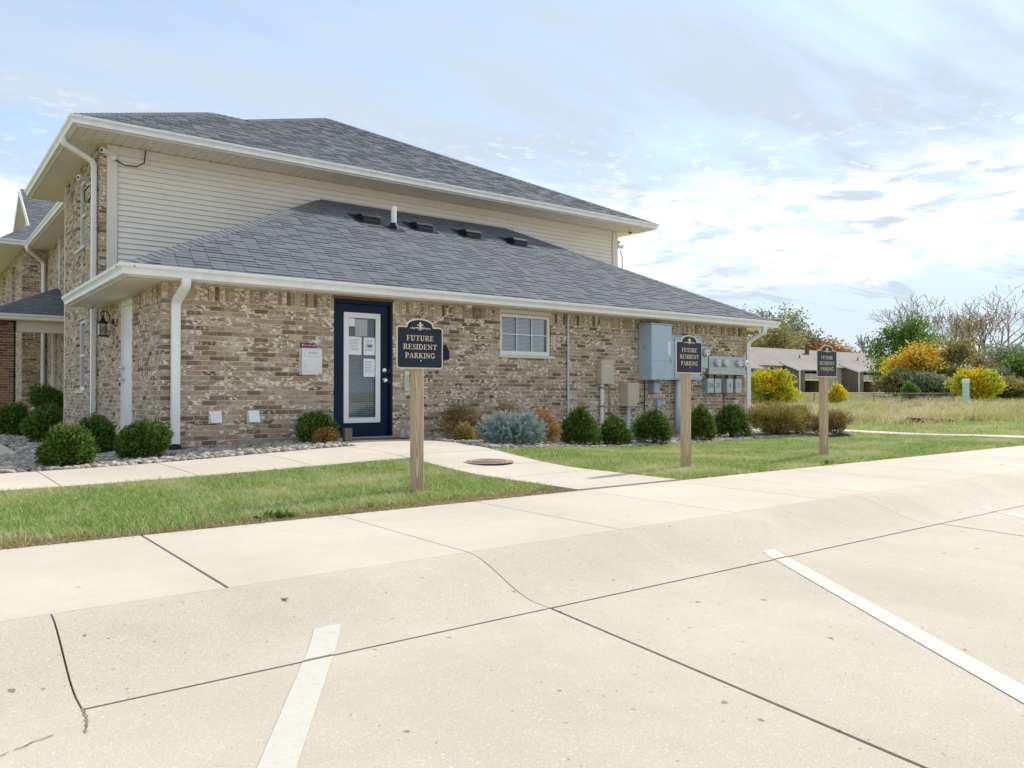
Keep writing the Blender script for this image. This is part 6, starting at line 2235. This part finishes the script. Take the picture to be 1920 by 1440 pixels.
tree('roadside_tree', 'low pale green tree behind the far roof right of the rust tree', group=GT, **T(1606, 200, 656, spread=0.9, leaf='t_olive', nleaf=1800, lsize=0.7, seed=35, trunk=0.25, blob=1.0, first=0.15))
tree('bare_tree', 'thin leafless tree behind the end of the far roof', group=GT, **T(1630, 185, 622, spread=0.5, leaf='t_tan', nleaf=0, lsize=0.3, seed=36, levels=4, rmin=0.07, trunk=0.35, first=0.35))
tree('roadside_tree', 'dark green tree at the left of the broad green tree', group=GT, **T(1664, 135, 668, spread=0.8, leaf='t_green', nleaf=2000, lsize=0.5, seed=37, trunk=0.2, blob=0.8, first=0.12))


def far_shrub(label, px, fwd, w, h, leaf, n, ll, seed, grp='shrubs in the meadow'):
    x, y = at(px, fwd)
    t = thing('bush', label, 'bush', (x, y, zf(x, y)), grp)
    g = shrub_geo(seed, w / 2, w / 2, h, n, ll, ll * 0.6, 4, splen=ll * 2.5, lob=0.35, fill=0.55, egg=0.1, low=-0.8, lobes=16)
    link('foliage', np_mesh('foliage', *g, leaf), None, t)
    mb = MB()
    rg = random.Random(seed)
    z = zf(x, y)
    for i in range(6):
        a = rg.uniform(0, 6.28)
        mb.tube([(x, y, z - 0.1), (x + math.cos(a) * w * 0.2, y + math.sin(a) * w * 0.2, z + h * 0.6)], [0.05, 0.02], 5)
    part('stem', mb, 'bark', t)


far_shrub('big bright yellow and green bush beside the right corner of the building', 1442, 50, 3.3, 2.75, 't_ygreen', 2600, 0.17, 41)
far_shrub('bright yellow green bush behind the teal capped pipe', 1828, 66, 3.9, 3.0, 't_ygreen', 2600, 0.2, 42)
far_shrub('small yellow green bush right of the farthest sign post at the fence', 1568, 52, 1.5, 1.6, 't_ygreen', 800, 0.14, 43)
far_shrub('small round green sapling bush in front of the far hedge', 1705, 70, 1.4, 1.9, 't_green', 800, 0.16, 44)
far_shrub('grey olive thicket below the green tree', 1680, 82, 4.2, 3.3, 't_olive', 2200, 0.24, 45)
far_shrub('dark grey green thicket below the orange yellow tree', 1732, 80, 5.0, 3.0, 't_grey', 2400, 0.24, 46)
far_shrub('brown olive thicket left of the bright yellow green bush', 1778, 82, 4.2, 3.6, 't_olive', 2400, 0.24, 47)
far_shrub('olive thicket at the right edge of the photograph', 1886, 72, 5.5, 2.2, 't_olive', 2400, 0.22, 48)
far_shrub('dense green thicket just right of the yellow green bush', 1860, 78, 4.5, 3.0, 't_grey', 2200, 0.22, 49)


def far_wood():
    """the tree belt on the horizon, one unbroken mass"""
    rng = np.random.default_rng(77)
    n = 42000
    a = rng.uniform(-0.9, 1.9, n)
    d = rng.uniform(300, 360, n)
    top = 7 + 3.5 * np.sin(a * 23) + 2.5 * np.sin(a * 57 + 1) + 1.5 * np.sin(a * 131)
    h = np.maximum(2, top) * rng.random(n) ** 0.8
    P = np.stack([d * np.sin(a), d * np.cos(a), 0.5 + h], 1)
    V, Q = leaf_quads(P, unit(rng.normal(size=(n, 3))), 2.0 * rng.uniform(0.6, 1.3, n), 1.5 * rng.uniform(0.6, 1.3, n), rng)
    o = link('far_wood', np_mesh('far_wood', V, Q, rng.random(n), 't_olive'), None)
    o['kind'] = 'stuff'
    o['label'] = 'distant belt of trees on the horizon'


far_wood()
